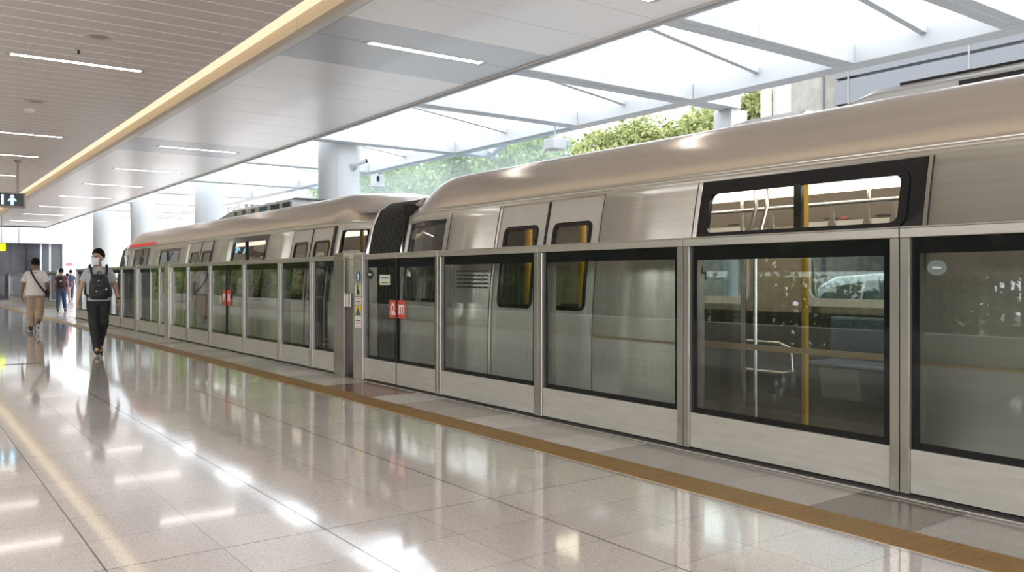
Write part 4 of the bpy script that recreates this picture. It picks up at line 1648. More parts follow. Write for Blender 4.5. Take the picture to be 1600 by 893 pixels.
interior(ncar, NY0, NY1, M['int_light'], FW)
xb = 2 * XCEN - prof(1.4) - 0.05
m = MB()
for yp in (Yp(1258, 6.0), 6.4, 1.0):
    m.tube([(6.0, yp, 0.02), (6.0, yp, 2.2)], 0.028, 12)
m.build('grab_pole', M['yellow'], ncar, smooth=True)
m = MB()
m.tube([(5.55, Yp(910, 5.55), 0.02), (5.55, Yp(910, 5.55), 2.15)], 0.04, 12)
m.tube([(5.55, Yp(826, 5.55), 0.02), (5.55, Yp(826, 5.55), 2.15)], 0.04, 12)
m.build('grab_pole', M['yellow'], ncar, smooth=True)
m = MB()
m.tube([(6.9, NY0 + 0.3, 1.93), (6.9, NY1 - 0.6, 1.93)], 0.02, 10)
for yp in (0.6, 2.4, 4.15, 6.0, 7.8):
    m.tube([(6.9, yp, 1.93), (6.9, yp, 2.2)], 0.018, 8)
for yp in (Yp(1118, 5.9), Yp(1180, 6.3)):
    m.tube([(6.3, yp, 0.02), (6.3, yp, 1.5), (6.4, yp - 0.05, 1.9), (6.4, yp - 0.05, 2.2)], 0.018, 8)
m.build('grab_rail', M['chrome'], ncar, smooth=True)
straps = MB()
for px in (1170, 1205, 1355, 1397, 1300):
    yp = Yp(px, 6.9)
    straps.box(6.89, 6.91, yp - 0.02, yp + 0.02, 1.76, 1.94)
    straps.prism([(6.885, yp - 0.055, 1.66), (6.885, yp + 0.055, 1.66), (6.885, yp + 0.025, 1.78), (6.885, yp - 0.025, 1.78)], (0.03, 0, 0))
straps.build('hand_strap', M['grille'], ncar)
nb = MB()
for px in (1300, 1380, 1147):
    yp = Yp(px, xb - 0.08)
    nb.box(xb - 0.09, xb - 0.07, yp - 0.075, yp + 0.075, 1.84, 1.95)
nbo = nb.build('notice', M['sticker_black'], ncar)
nb = MB()
for px in (1300, 1380, 1147):
    yp = Yp(px, xb - 0.08)
    nb.box(xb - 0.094, xb - 0.09, yp - 0.055, yp + 0.02, 1.87, 1.92)
nb.build('pale_print', M['seat'], nbo)
yp = Yp(1320, xb - 0.08)
mm = MB()
nn = 24
mm.prism([(xb - 0.07, yp + 0.06 * math.cos(2 * PI * k / nn), 1.89 + 0.06 * math.sin(2 * PI * k / nn)) for k in range(nn)], (-0.02, 0, 0))
mo = mm.build('round_notice', M['red'], ncar)
mm = MB()
mm.prism([(xb - 0.09, yp + 0.042 * math.cos(2 * PI * k / nn), 1.89 + 0.042 * math.sin(2 * PI * k / nn)) for k in range(nn)], (-0.003, 0, 0))
mm.build('pale_disc', M['interior'], mo)
# bench seats with pedestals along the far side
for a, b in ((2.9, 4.9), (-1.2, 1.4)):
    m = MB()
    m.box(7.02, 7.55, a, b, 0.42, 0.47)
    m.box(7.45, 7.56, a, b, 0.47, 0.88)
    s_ = m.build('bench_seat', M['seat_blue'], ncar, bevel=0.025)
    m = MB()
    for k in range(3):
        yk = a + (b - a) * (k + 0.5) / 3
        m.prism([(7.12, yk - 0.2, 0.12), (7.55, yk - 0.2, 0.12), (7.55, yk - 0.2, 0.42), (7.06, yk - 0.2, 0.42)], (0, 0.4, 0))
    m.build('pedestal', M['seat'], s_, bevel=0.02)
m = MB()
m.tube([(7.0, 5.6, 0.62), (7.0, 5.15, 0.62), (7.0, 5.02, 0.58), (7.0, 5.0, 0.36), (7.0, 5.1, 0.33), (7.0, 5.6, 0.33)], 0.018, 10)
m.tube([(7.0, 5.6, 0.02), (7.0, 5.6, 2.16)], 0.018, 10)
m.build('seat_rail', M['chrome'], ncar, smooth=True)
# near end wall
m = MB()
m.box(5.25, 7.45, NY1 - 0.06, NY1 - 0.02, -0.9, 2.2)
m.build('end_wall', M['rubber'], ncar)

# ---- gangway
FY0 = 10.56
gw = thing('gangway_bellows', 'black ribbed gangway bellows joining the two train cars', 'gangway', (XCEN, 9.75, -0.9))
m = MB()
loop = []
for x, z in [(5.30, -0.8), (5.25, 0.0), (5.24, 1.0), (5.30, 1.6), (5.38, 1.95), (5.48, 2.15), (5.62, 2.25), (5.9, 2.29), (6.35, 2.30)]:
    loop.append((x, z))
loop = loop + [(2 * XCEN - x, z) for x, z in loop[-2::-1]]
nf = 14
v, f = [], []
ysl = []
for i in range(nf * 4 + 1):
    t_ = i / (nf * 4)
    y = NY1 - 0.05 + (FY0 - NY1 + 0.1) * t_
    d = 0.045 * (1 if i % 4 in (1, 2) else -1)
    ysl.append(y)
    for x, z in loop:
        dx, dz = XCEN - x, 0.9 - z
        ln = math.hypot(dx, dz)
        v.append((x - dx / ln * d, y, z - dz / ln * d))
n = len(loop)
for i in range(nf * 4):
    for k in range(n - 1):
        f.append((i * n + k, i * n + k + 1, (i + 1) * n + k + 1, (i + 1) * n + k))
m.add(v, f)
m.build('bellows', M['bellows'], gw, smooth=True)
for yy_, tag_ in ((NY1 + 0.012, 0), (FY0 - 0.012, 1)):
    m = MB()
    pts = [(x - 0.035 if x < XCEN else x + 0.035, yy_, z + 0.03) for x, z in loop]
    m.tube(pts, 0.022, 8)
    m.build('clamp_frame', M['chrome'], gw, smooth=True)

# ---- far car
FY1 = 26.0
fcar = thing('train_car', 'far stainless steel train car with olive cab nose, beyond the black bellows', 'train car', (XCEN, 17.5, -1.1))


def fins(y):
    a = inset_fn(FY0, 60, 0.9)(y)
    L = 2.0
    e = FY1 - y
    b = 0
    if e < L:
        b = (1 - max(e, 0) / L) * 1.05
    return max(a, b)


q = lambda px: Yp(px, 5.07)
few0, few1 = Yp(570, 5.24), q(527)
D1 = (q(520), q(484), q(454))         # near edge, seam, far edge
BWf = (q(418), q(363))
D2 = (q(331.5), q(311.5), q(294.5))
SW = (q(281), q(250))
D3 = (q(231.5), q(219.5), q(207))
CW = (q(201), q(187.5))
fholes = [(few0, few1, 0.98, 1.93), (D1[0], D1[2], 0.0, 2.0), (BWf[0] + 0.02, BWf[1] - 0.02, 0.9, 1.97), (D2[0], D2[2], 0.0, 2.0), (SW[0], SW[1], 1.0, 1.9), (D3[0], D3[2], 0, 2.0), (CW[0], CW[1], 0.95, 1.85)]
ffar = [(11.2, 13.4), (15.2, 17.6), (19.0, 21.2)]
FX = car_shell(fcar, FY0, FY1, fholes, [(a, b, 1.02, 1.78) for a, b in ffar], fins)
rounded_window(fcar, FX, few0 - 0.02, few1 + 0.02, 0.95, 1.98, 0.10, 0.06, 'far_glass')
for D in (D1, D2, D3):
    w = D[2] - D[0]
    mt = M['door_steel'] if D is not D3 else M['olive']
    h = (D[1] - D[0])
    door_leaf(fcar, FX, D[0] + 0.02, D[1] - 0.012, mt, (D[0] + 0.02 + h * 0.17, D[1] - 0.012 - h * 0.15, 0.92, 1.80), glassm='far_glass')
    h = D[2] - D[1]
    door_leaf(fcar, FX, D[1] + 0.012, D[2] - 0.01, mt, (D[1] + h * 0.17, D[2] - h * 0.15, 0.92, 1.80), glassm='far_glass')
    m = MB()
    sheet(m, D[0] - 0.06, D[0] + 0.022, 0.0, 2.0, lambda y, z: FX(y, z) - 0.03, 0.07, 1, 8)
    sheet(m, D[1] - 0.014, D[1] + 0.014, 0.0, 2.0, lambda y, z: FX(y, z) + 0.004, 0.05, 1, 8)
    m.build('door_seal', M['rubber'], fcar)
ym_ = (BWf[0] + BWf[1]) / 2
rounded_window(fcar, FX, BWf[0], BWf[1], 0.88, 2.0, 0.03, 0.10, 'far_glass', 'window', off=-0.03, split=[ym_])
rounded_window(fcar, FX, SW[0], SW[1], 0.96, 1.93, 0.04, 0.06, 'far_glass', 'window', off=-0.03, split=[(SW[0] + SW[1]) / 2])
rounded_window(fcar, FX, CW[0], CW[1], 0.92, 1.88, 0.04, 0.05, 'train_glass', 'cab_side_window', off=-0.03)
interior(fcar, FY0, FY1 - 1.0, M['int_light'], ffar)
m = MB()
for yp in (D1[0] + 0.15, D1[2] - 0.15, 15.0, 18.0):
    m.tube([(5.6, yp, 0.02), (5.6, yp, 2.15)], 0.03, 10)
m.build('grab_pole', M['yellow'], fcar, smooth=True)
m = MB()
m.box(5.4, 5.9, FY1 - 2.2, FY1 - 1.6, 0.4, 0.5)
m.box(5.4, 5.9, FY1 - 2.3, FY1 - 2.15, 0.5, 1.5)
m.build('cab_seat', M['lime'], fcar, bevel=0.04)
m = MB()
sheet(m, q(238), q(199), 2.08, 2.14, lambda y, z: 5.09 + (z - 2.03) * 0.33 + 0.24 * fins(y) ** 2, 0.03, 8, 1)
m.build('red_roof_reflection', M['red_reflection'], fcar)  # reflection in the roof edge, put in as a glowing red strip
# nose: olive arch frame and raked windscreen
m = MB()
tt = fins(FY1)
arch = []
for x, z in [(4.99, -0.9), (4.97, 0.0), (4.97, 0.6), (4.99, 1.1), (5.055, 1.6), (5.14, 2.03)] + ROOF[2:]:
    w = max(0, (z - CANT) / (2.53 - CANT))
    dx = 0.24 * tt ** 2 + 0.10 * tt ** 2 * w
    if abs(x - XCEN) < 1e-6:
        dx = 0
    arch.append((x + dx, z - 0.30 * tt ** 2.2 * w))
arch = arch + [(2 * XCEN - x, z) for x, z in arch[-2::-1]]


def nose_y(z):
    return FY1 + 0.40 - 0.10 * max(0, z - 0.6) ** 2


m.tube([(x, nose_y(z) - 0.18, z) for x, z in arch], 0.10, 8)
m.tube([(x, FY1 - 0.02, z) for x, z in arch], 0.07, 8)
n = len(arch)
v = [(x, FY1 - 0.05, z) for x, z in arch] + [(x, nose_y(z) - 0.15, z) for x, z in arch]
m.add(v, [(k, k + 1, n + k + 1, n + k) for k in range(n - 1)])
m.build('cab_mask', M['olive'], fcar, smooth=True)
m = MB()
v = [(x, nose_y(z) - 0.12, z) for x, z in arch]
mid = len(v) // 2
f = []
for k in range(mid):
    f.append((k, k + 1, n - 2 - k, n - 1 - k))
m.add(v, f)
m.build('windscreen', M['dark_glass'], fcar)
m = MB()
m.tube([(5.75, FY1 - 0.3, 2.25), (6.0, FY1 - 1.2, 2.52), (6.6, FY1 - 1.2, 2.52)], 0.05, 8)
m.build('roof_fairing', M['olive'], fcar, smooth=True)
roof_pod(fcar, Yp(462, 5.75), Yp(342, 5.75), 2.66, vents=[(Yp(455, 5.62), Yp(443, 5.62)), (Yp(438, 5.62), Yp(424, 5.62)), (Yp(419, 5.62), Yp(407, 5.62)), (Yp(400, 5.62), Yp(394, 5.62)), (Yp(385, 5.62), Yp(380, 5.62)), (Yp(372, 5.62), Yp(368, 5.62))], slope=1.2, x0=5.6)

# small dark slot plate in the floor
t = MB()
t.box(1.30, 1.78, 14.22, 14.30, 0.0005, 0.003)
tag(t.build('floor_plate', M['shadow_gap']), 'short dark strip on the shiny floor, left of the walking man with backpack', 'floor plate')
# ================================================================== PEOPLE
def caps(m, p0, p1, r0, r1, n=14, flat0=False, flat1=False, sx=1.0, sy=1.0):
    """tapered capsule, optionally with flat ends; sx, sy squash the section (for near vertical ones)"""
    p0, p1 = Vector(p0), Vector(p1)
    d = (p1 - p0)
    L = d.length
    d.normalize()
    up = Vector((0, 1, 0)) if abs(d.y) < 0.9 else Vector((1, 0, 0))
    e1 = (up - d * up.dot(d)).normalized()
    e2 = d.cross(e1)
    prof_ = []
    if not flat0:
        for a in (-80, -50, -22):
            prof_.append((r0 * math.cos(math.radians(a)), r0 * math.sin(math.radians(a))))
    prof_.append((r0, 0))
    prof_.append((r1, L))
    if not flat1:
        for a in (22, 50, 80):
            prof_.append((r1 * math.cos(math.radians(a)), L + r1 * math.sin(math.radians(a))))
    v = []
    for r, t in prof_:
        for k in range(n):
            o = e1 * math.cos(2 * PI * k / n) * r + e2 * math.sin(2 * PI * k / n) * r
            o = Vector((o.x * sx, o.y * sy, o.z))
            v.append(p0 + d * t + o)
    R = len(prof_)
    f = []
    for i in range(R - 1):
        for k in range(n):
            f.append((i * n + k, i * n + (k + 1) % n, (i + 1) * n + (k + 1) % n, (i + 1) * n + k))
    f.append(tuple(range(n - 1, -1, -1)))
    f.append(tuple((R - 1) * n + k for k in range(n)))
    m.add(v, f)


def ell(m, c, r, rot=None, n=18, k=12):
    v, f = [], []
    c = Vector(c)
    for i in range(1, k):
        th = PI * i / k
        for j in range(n):
            p = Vector((r[0] * math.sin(th) * math.cos(2 * PI * j / n), r[1] * math.sin(th) * math.sin(2 * PI * j / n), r[2] * math.cos(th)))
            if rot:
                p = rot @ p
            v.append(c + p)
    for i in range(k - 2):
        for j in range(n):
            f.append((i * n + j, (i + 1) * n + j, (i + 1) * n + (j + 1) % n, i * n + (j + 1) % n))
    f.append(tuple(range(n)))
    f.append(tuple((k - 2) * n + j for j in range(n - 1, -1, -1)))
    m.add(v, f)


def eloft(m, rings, n=24):
    """rings: (cx,cy,cz,rx,ry) horizontal ellipses"""
    v, f = [], []
    for cx, cy, cz, rx, ry in rings:
        for k in range(n):
            v.append((cx + rx * math.cos(2 * PI * k / n), cy + ry * math.sin(2 * PI * k / n), cz))
    for i in range(len(rings) - 1):
        for k in range(n):
            f.append((i * n + k, i * n + (k + 1) % n, (i + 1) * n + (k + 1) % n, (i + 1) * n + k))
    f.append(tuple(range(n - 1, -1, -1)))
    f.append(tuple((len(rings) - 1) * n + k for k in range(n)))
    m.add(v, f)


def fuse(m, name, mat, root, vox, smooth=3, scale=1.0):
    """melt overlapping pieces into one continuous surface and hang it under root (local coordinates)"""
    me = bpy.data.meshes.new(name)
    bm = bmesh.new()
    vs = [bm.verts.new(Vector(p) * scale) for p in m.v]
    for f in m.f:
        try:
            bm.faces.new([vs[i] for i in f])
        except ValueError:
            pass
    bmesh.ops.recalc_face_normals(bm, faces=bm.faces)
    bm.to_mesh(me)
    bm.free()
    tmp = bpy.data.objects.new(name, me)
    COL.objects.link(tmp)
    r = tmp.modifiers.new('r', 'REMESH')
    r.mode = 'VOXEL'
    r.voxel_size = vox
    r.use_smooth_shade = True
    s = tmp.modifiers.new('s', 'SMOOTH')
    s.factor = 0.5
    s.iterations = smooth
    dg = bpy.context.evaluated_depsgraph_get()
    me2 = bpy.data.meshes.new_from_object(tmp.evaluated_get(dg))
    bpy.data.objects.remove(tmp)
    me2.materials.clear()
    me2.materials.append(mat)
    for p in me2.polygons:
        p.use_smooth = True
    o = bpy.data.objects.new(name, me2)
    COL.objects.link(o)
    if root is not None:
        o.parent = root
    return o


def local(m, name, mat, root, scale=1.0, smooth=True):
    """plain mesh in the root's own coordinates"""
    me = bpy.data.meshes.new(name)
    me.from_pydata([tuple(Vector(p) * scale) for p in m.v], [], m.f)
    me.materials.append(mat)
    for p in me.polygons:
        p.use_smooth = smooth
    o = bpy.data.objects.new(name, me)
    COL.objects.link(o)
    o.parent = root
    bm = bmesh.new()
    bm.from_mesh(me)
    bmesh.ops.recalc_face_normals(bm, faces=bm.faces)
    bm.to_mesh(me)
    bm.free()
    return o


def hand(m, w, d, palm, side, curl=0.5, fr=0.0088):
    """w wrist, d hand direction, palm = direction the palm faces, side = towards the thumb"""
    w, d, palm, side = Vector(w), Vector(d).normalized(), Vector(palm).normalized(), Vector(side).normalized()
    side = (side - d * side.dot(d)).normalized()
    palm = side.cross(d) if side.cross(d).dot(palm) > 0 else -side.cross(d)
    for s in (-0.026, -0.009, 0.009, 0.026):
        caps(m, w + d * 0.012 + side * s * 0.7, w + d * 0.088 + side * s, 0.0155, 0.0125, 10)
    for s, L in ((0.030, 0.068), (0.010, 0.078), (-0.010, 0.072), (-0.030, 0.056)):
        p = w + d * 0.09 + side * s
        ang = 0.25 * curl
        for seg in (0.42, 0.32, 0.26):
            dir_ = d * math.cos(ang) + palm * math.sin(ang)
            q = p + dir_ * L * seg
            caps(m, p, q, fr, fr * 0.92, 10)
            p = q
            ang += 0.75 * curl
    p = w + d * 0.022 + side * 0.028
    for dir_, L in (((d * 0.6 + side * 0.75 + palm * 0.25), 0.042), ((d * 0.88 + side * 0.28 + palm * 0.4), 0.034), ((d * 0.9 + side * 0.02 + palm * 0.45), 0.026)):
        q = p + dir_.normalized() * L
        caps(m, p, q, 0.0115, 0.0095, 10)
        p = q


def human(name_label, loc, rz, H, P, look, skin, vox=0.009, shirt=None, trousers=None, shoe=None, mask=False, hair=True, sleeve=0.55, hem=0.86, neck_r=0.058,
          shirt_loose=0.026, leg_loose=0.018, cuffs=(0.10, 0.10), shoe_accent=None):
    s = H / 1.70
    t = thing('person', name_label, 'person', loc)
    t.rotation_euler = (0, 0, rz)
    hc = Vector(P.get('head', (0, -0.012, 1.575)))
    R = Matrix.Rotation(look[0], 3, 'Z') @ Matrix.Rotation(look[1], 3, 'X')
    hp = lambda x, y, z: hc + (R @ Vector((x, y, z))) * 1.07
    lean = P.get('lean', 0.0)

    def L_(z):
        return lean * (z - 0.93)
    # ---------------- body
    m = MB()
    eloft(m, [(0, 0 + L_(.86), 0.86, 0.13, 0.095), (0, L_(.95), 0.95, 0.158, 0.108), (0, L_(1.05), 1.05, 0.138, 0.098), (0, L_(1.15), 1.15, 0.142, 0.102), (0, L_(1.28), 1.28, 0.165, 0.112),
              (0, L_(1.36), 1.36, 0.150, 0.095), (0, L_(1.41), 1.41, 0.09, 0.07), (0, L_(1.43), 1.435, 0.055, 0.055)])
    caps(m, (0, 0.012 + L_(1.4), 1.39), hc + Vector((0, 0.02, -0.06)), 0.058, 0.052)
    sh, el_, wr = P['sh'], P['el'], P['wr']
    for i in (0, 1):
        caps(m, (sh[i][0] * 0.55, sh[i][1], sh[i][2] + 0.012), sh[i], 0.062, 0.058)
        caps(m, sh[i], el_[i], 0.050, 0.039)
        caps(m, el_[i], wr[i], 0.040, 0.026)
        d = P['hd'][i] if 'hd' in P else (Vector(wr[i]) - Vector(el_[i]))
        sx = -1 if i == 0 else 1
        hand(m, wr[i], d, (-sx, 0, 0), P.get('thumb', ((0, -1, 0), (0, -1, 0)))[i], P.get('curl', 0.55))
    for i in (0, 1):
        hx = -0.088 if i == 0 else 0.088
        caps(m, (hx, 0, 0.90), P['kn'][i], 0.088, 0.056)
        caps(m, P['kn'][i], P['an'][i], 0.057, 0.038)
        kn, an = Vector(P['kn'][i]), Vector(P['an'][i])
        calf = kn.lerp(an, 0.3) + Vector((0, 0.015, 0))
        ell(m, calf, (0.052, 0.055, 0.11))
        caps(m, an, Vector(P['toe'][i]) + Vector((0, 0, 0.01)), 0.036, 0.026)
    # head
    ell(m, hp(0, 0.012, 0.028), (0.076, 0.097, 0.093), R)
    ell(m, hp(0, -0.018, -0.035), (0.062, 0.073, 0.085), R)
    ell(m, hp(0, -0.052, -0.092), (0.032, 0.028, 0.024), R)
    caps(m, hp(0, -0.088, 0.012), hp(0, -0.108, -0.028), 0.009, 0.014)
    ell(m, hp(0.014, -0.094, -0.032), (0.009, 0.010, 0.008), R)
    ell(m, hp(-0.014, -0.094, -0.032), (0.009, 0.010, 0.008), R)
    caps(m, hp(-0.04, -0.080, 0.022), hp(0.04, -0.080, 0.022), 0.011, 0.011)
    for x in (-1, 1):
        ell(m, hp(x * 0.078, 0.012, -0.012), (0.010, 0.020, 0.032), R)
        ell(m, hp(x * 0.045, -0.062, -0.025), (0.020, 0.02, 0.02), R)
    ell(m, hp(0, -0.088, -0.058), (0.024, 0.010, 0.011), R)
    body = fuse(m, 'body', skin, t, vox * s, 2, s)
    # face
    if vox < 0.013:
        e = MB()
        for x in (-1, 1):
            ell(e, hp(x * 0.031, -0.0835, 0.002), (0.014, 0.007, 0.006), R)
        local(e, 'eye', M['eye'], t, s)
        e = MB()
        for x in (-1, 1):
            caps(e, hp(x * 0.018, -0.094, 0.022), hp(x * 0.050, -0.080, 0.023), 0.005, 0.003, 8)
        local(e, 'eyebrow', M['hair'], t, s)
        if not mask:
            e = MB()
            ell(e, hp(0, -0.0955, -0.058), (0.022, 0.005, 0.007), R)
            local(e, 'lips', M['lips'], t, s)
    if hair:
        e = MB()
        rnd = random.Random(5)
        for k in range(260):
            a = rnd.uniform(0, 2 * PI)
            th = rnd.uniform(0, 2.2)
            px_, py_, pz_ = math.sin(th) * math.cos(a), math.sin(th) * math.sin(a), math.cos(th)
            # hairline: high at the brow, down past the ears at the sides, low at the nape
            low = 0.50 if py_ < -0.55 else (0.30 if py_ < -0.25 else (0.05 if py_ < 0.15 else -0.42))
            if pz_ < low:
                continue
            top = max(0.0, pz_)
            g_ = 0.013 + 0.012 * top
            ell(e, hp(px_ * (0.0745 + 0.004 * top), 0.014 + py_ * 0.0955, 0.028 + pz_ * (0.090 + 0.014 * top)), (g_, g_, g_), R, 8, 6)
        ell(e, hp(0, 0.030, 0.055), (0.074, 0.085, 0.080), R)
        # keep the face clear of the filler
        fuse(e, 'hair', M['hair'], t, 0.008 * s if vox < 0.013 else 0.012, 1, s)
    if mask:
        e = MB()
        nr, nc = 8, 12
        v = []
        for lay in (0, 1):
            for i in range(nr + 1):
                z = 0.004 - 0.116 * i / nr
                for j in range(nc + 1):
                    a = (j / nc - 0.5) * 2.2
                    rad = 0.126 - 0.008 * lay + 0.012 * math.cos(a) * math.sin(PI * i / nr) - 0.012 * (i / nr) ** 2
                    rx = 0.080 - 0.006 * lay - 0.012 * (i / nr)
                    pl = 0.002 * math.sin(i * PI)
                    v.append(hp(rx * math.sin(a), -rad * math.cos(a) * 0.98 + 0.002 + pl, z))
        n1 = (nr + 1) * (nc + 1)
        f = []
        for lay in (0, 1):
            for i in range(nr):
                for j in range(nc):
                    q_ = lay * n1 + i * (nc + 1) + j
                    f.append((q_, q_ + 1, q_ + nc + 2, q_ + nc + 1))
        for i in range(nr):
            for j in (0, nc):
                q_ = i * (nc + 1) + j
                f.append((q_, q_ + nc + 1, n1 + q_ + nc + 1, n1 + q_))
        for j in range(nc):
            for i in (0, nr):
                q_ = i * (nc + 1) + j
                f.append((q_, q_ + 1, n1 + q_ + 1, n1 + q_))
        e.add(v, f)
        mk = local(e, 'face_mask', M['mask'], t, s)
        e = MB()
        for x in (-1, 1):
            for z in (-0.008, -0.085):
                e.tube([hp(x * 0.070, -0.052, z), hp(x * 0.082, -0.01, (z - 0.012) / 2), hp(x * 0.084, 0.018, -0.012)], 0.0022, 6)
        local(e, 'ear_loop', M['mask'], mk, s)
    # ---------------- shirt
    if shirt:
        m = MB()
        g = shirt_loose
        eloft(m, [(0, L_(hem), hem, 0.160 + g, 0.110 + g), (0, L_(.95), 0.95, 0.160 + g, 0.112 + g), (0, L_(1.05), 1.05, 0.150 + g, 0.106 + g), (0, L_(1.15), 1.15, 0.152 + g, 0.106 + g),
                  (0, L_(1.28), 1.28, 0.170 + g * .8, 0.114 + g * .7), (0, L_(1.35), 1.35, 0.160, 0.104), (0, L_(1.40), 1.395, 0.115, 0.085), (0, L_(1.43), 1.436, 0.072, 0.068)])
        for i in (0, 1):
            S, E = Vector(sh[i]), Vector(el_[i])
            caps(m, (S.x * 0.5, S.y, S.z + 0.022), S, 0.062, 0.060)
            caps(m, S, S.lerp(E, sleeve), 0.060, 0.060 + g * 0.5, flat1=True)
            caps(m, S.lerp(E, 0.05) + Vector((-S.x * .25, 0, -0.06)), S.lerp(E, 0.1) + Vector((-S.x * .25, 0, -0.12)), 0.07, 0.06)
        fuse(m, 'shirt', shirt, t, max(vox, 0.010) * s, 2, s)
    if trousers:
        m = MB()
        g = leg_loose
        eloft(m, [(0, 0, 0.80, 0.150 + g * .5, 0.105 + g * .5), (0, 0, 0.88, 0.166, 0.114), (0, L_(1.0), 1.0, 0.156, 0.110)])
        for i in (0, 1):
            hx = -0.085 if i == 0 else 0.085
            K, A = Vector(P['kn'][i]), Vector(P['an'][i])
            caps(m, (hx, 0, 0.87), K, 0.094 + g * .5, 0.062 + g)
            caps(m, K, A.lerp(K, cuffs[i]), 0.062 + g, 0.046 + g, flat1=True)
            ell(m, K.lerp(A, 0.3) + Vector((0, 0.015, 0)), (0.060 + g, 0.064 + g, 0.14))
            caps(m, K.lerp(A, -0.15), K.lerp(A, 0.15), 0.066 + g, 0.066 + g)
        fuse(m, 'trousers', trousers, t, max(vox, 0.010) * s, 2, s)
    if shoe:
        for i in (0, 1):
            A, T = Vector(P['an'][i]), Vector(P['toe'][i])
            d = (T - A)
            dl = d.normalized()
            upv = Vector(P.get('fup', ((0, 0, 1), (0, 0, 1)))[i]).normalized()
            fwd = (dl - upv * dl.dot(upv)).normalized()
            heel = A - upv * 0.055 - fwd * 0.045
            toe = A - upv * 0.058 + fwd * 0.19
            m = MB()
            caps(m, heel, A - upv * 0.058 + fwd * 0.05, 0.038, 0.044)
            caps(m, A - upv * 0.058 + fwd * 0.05, toe, 0.044, 0.036)
            caps(m, A - upv * 0.05, A + upv * 0.005, 0.046, 0.042)
            caps(m, A - upv * 0.02, A - upv * 0.035 + fwd * 0.11, 0.042, 0.034)
            sb = fuse(m, 'shoe', shoe, t, max(vox * .8, 0.008) * s, 2, s)
            m = MB()
            sd = fwd.cross(upv)
            b = []
            for k in range(20):
                a = 2 * PI * k / 20
                cf = 0.072 + 0.128 * math.cos(a)
                wd = 0.045 * math.sin(a) * (1 + 0.15 * math.cos(a))
                b.append(A + fwd * cf + sd * wd - upv * 0.098)
            m.prism(b, upv * 0.022)
            local(m, 'sole', M['sole'], sb, s, smooth=False)
            if shoe_accent:
                m = MB()
                caps(m, A - upv * 0.012 + fwd * 0.03, A - upv * 0.026 + fwd * 0.125, 0.036, 0.026, 12)
                local(m, 'shoe_tongue', shoe_accent, sb, s)
    return t, s


# ---- man walking towards us with a backpack on his chest
P1 = dict(
    sh=((-0.160, 0.0, 1.350), (0.160, 0.005, 1.350)),
    el=((-0.250, 0.03, 1.09), (0.255, 0.07, 1.10)),
    wr=((-0.305, -0.03, 0.86), (0.300, 0.0, 0.88)),
    hd=((-0.04, -0.12, -0.95), (0.02, -0.18, -0.95)),
    kn=((-0.075, -0.10, 0.50), (0.070, -0.06, 0.49)),
    an=((-0.035, -0.17, 0.10), (0.035, 0.22, 0.145)),
    toe=((-0.04, -0.33, 0.05), (0.04, 0.07, 0.03)),
    fup=((0, 0, 1), (0, -0.42, 0.9)),
    head=(-0.01, -0.03, 1.575), lean=-0.02)
man1, s1 = human('man in grey tee and white face mask walking towards us, black backpack on his chest', (2.76, 15.42, 0.0), -0.10, 1.72, P1, (-0.75, 0.0), M['skin'], vox=0.0085,
                 shirt=M['tee_grey'], trousers=M['jeans_black'], shoe=M['shoe'], mask=True, hem=0.87, shoe_accent=M['shoe_lime'], cuffs=(-0.06, -0.06), leg_loose=0.012, sleeve=0.62)
e = MB()
w = Vector(P1['wr'][1]) + Vector((0, 0.004, 0.03))
e.tube([w + Vector((0, 0, -0.012)), w + Vector((0, 0, 0.012))], 0.034, 16)
wt = local(e, 'wristwatch', M['bag'], man1, s1)
e = MB()
caps(e, (0.06, -0.128, 1.255), (0.125, -0.118, 1.25), 0.006, 0.006, 8)
local(e, 'chest_print', M['tee_maroon'], man1, s1)

bp = thing('backpack', 'black backpack worn on the chest of the masked walking man', 'backpack', (2.76, 15.42, 0.0))
bp.rotation_euler = (0, 0, -0.10)
m = MB()
eloft(m, [(0.0, -0.215, 0.90, 0.11, 0.055), (0, -0.22, 0.93, 0.145, 0.085), (0, -0.22, 1.05, 0.158, 0.098), (0.0, -0.215, 1.16, 0.148, 0.09), (0.0, -0.205, 1.25, 0.125, 0.075), (0.0, -0.19, 1.31, 0.08, 0.045)])
fuse(m, 'pack_body', M['bag'], bp, 0.012, 4, s1)
m = MB()
eloft(m, [(0.0, -0.29, 0.925, 0.08, 0.03), (0, -0.305, 0.95, 0.118, 0.045), (0, -0.31, 1.04, 0.122, 0.05), (0, -0.295, 1.10, 0.10, 0.035)])
pk = fuse(m, 'front_pocket', M['bag'], bp, 0.012, 3, s1)
m = MB()
eloft(m, [(0.0, -0.27, 1.135, 0.07, 0.025), (0, -0.28, 1.16, 0.098, 0.035), (0, -0.272, 1.22, 0.09, 0.032), (0, -0.25, 1.26, 0.06, 0.02)])
fuse(m, 'upper_pocket', M['bag'], bp, 0.012, 3, s1)
for x in (-1, 1):
    m = MB()
    pts = [(x * 0.10, -0.16, 1.27), (x * 0.118, -0.13, 1.37), (x * 0.122, -0.05, 1.452), (x * 0.125, 0.05, 1.445), (x * 0.135, 0.12, 1.33), (x * 0.165, 0.135, 1.15), (x * 0.195, 0.03, 1.0), (x * 0.17, -0.13, 0.95)]
    for a, b in zip(pts, pts[1:]):
        caps(m, a, b, 0.021, 0.021)
    fuse(m, 'shoulder_strap', M['bag'], bp, 0.009, 3, s1)
m = MB()
m.tube([(-0.03, -0.19, 1.315), (-0.02, -0.20, 1.345), (0.02, -0.20, 1.345), (0.03, -0.19, 1.315)], 0.009, 8)
local(m, 'grab_loop', M['bag'], bp, s1)
m = MB()
for x, y, z in ((-0.02, -0.318, 1.205), (0.09, -0.345, 1.065), (-0.055, -0.36, 1.03)):
    ell(m, (x, y, z), (0.014, 0.006, 0.010), None, 10, 6)
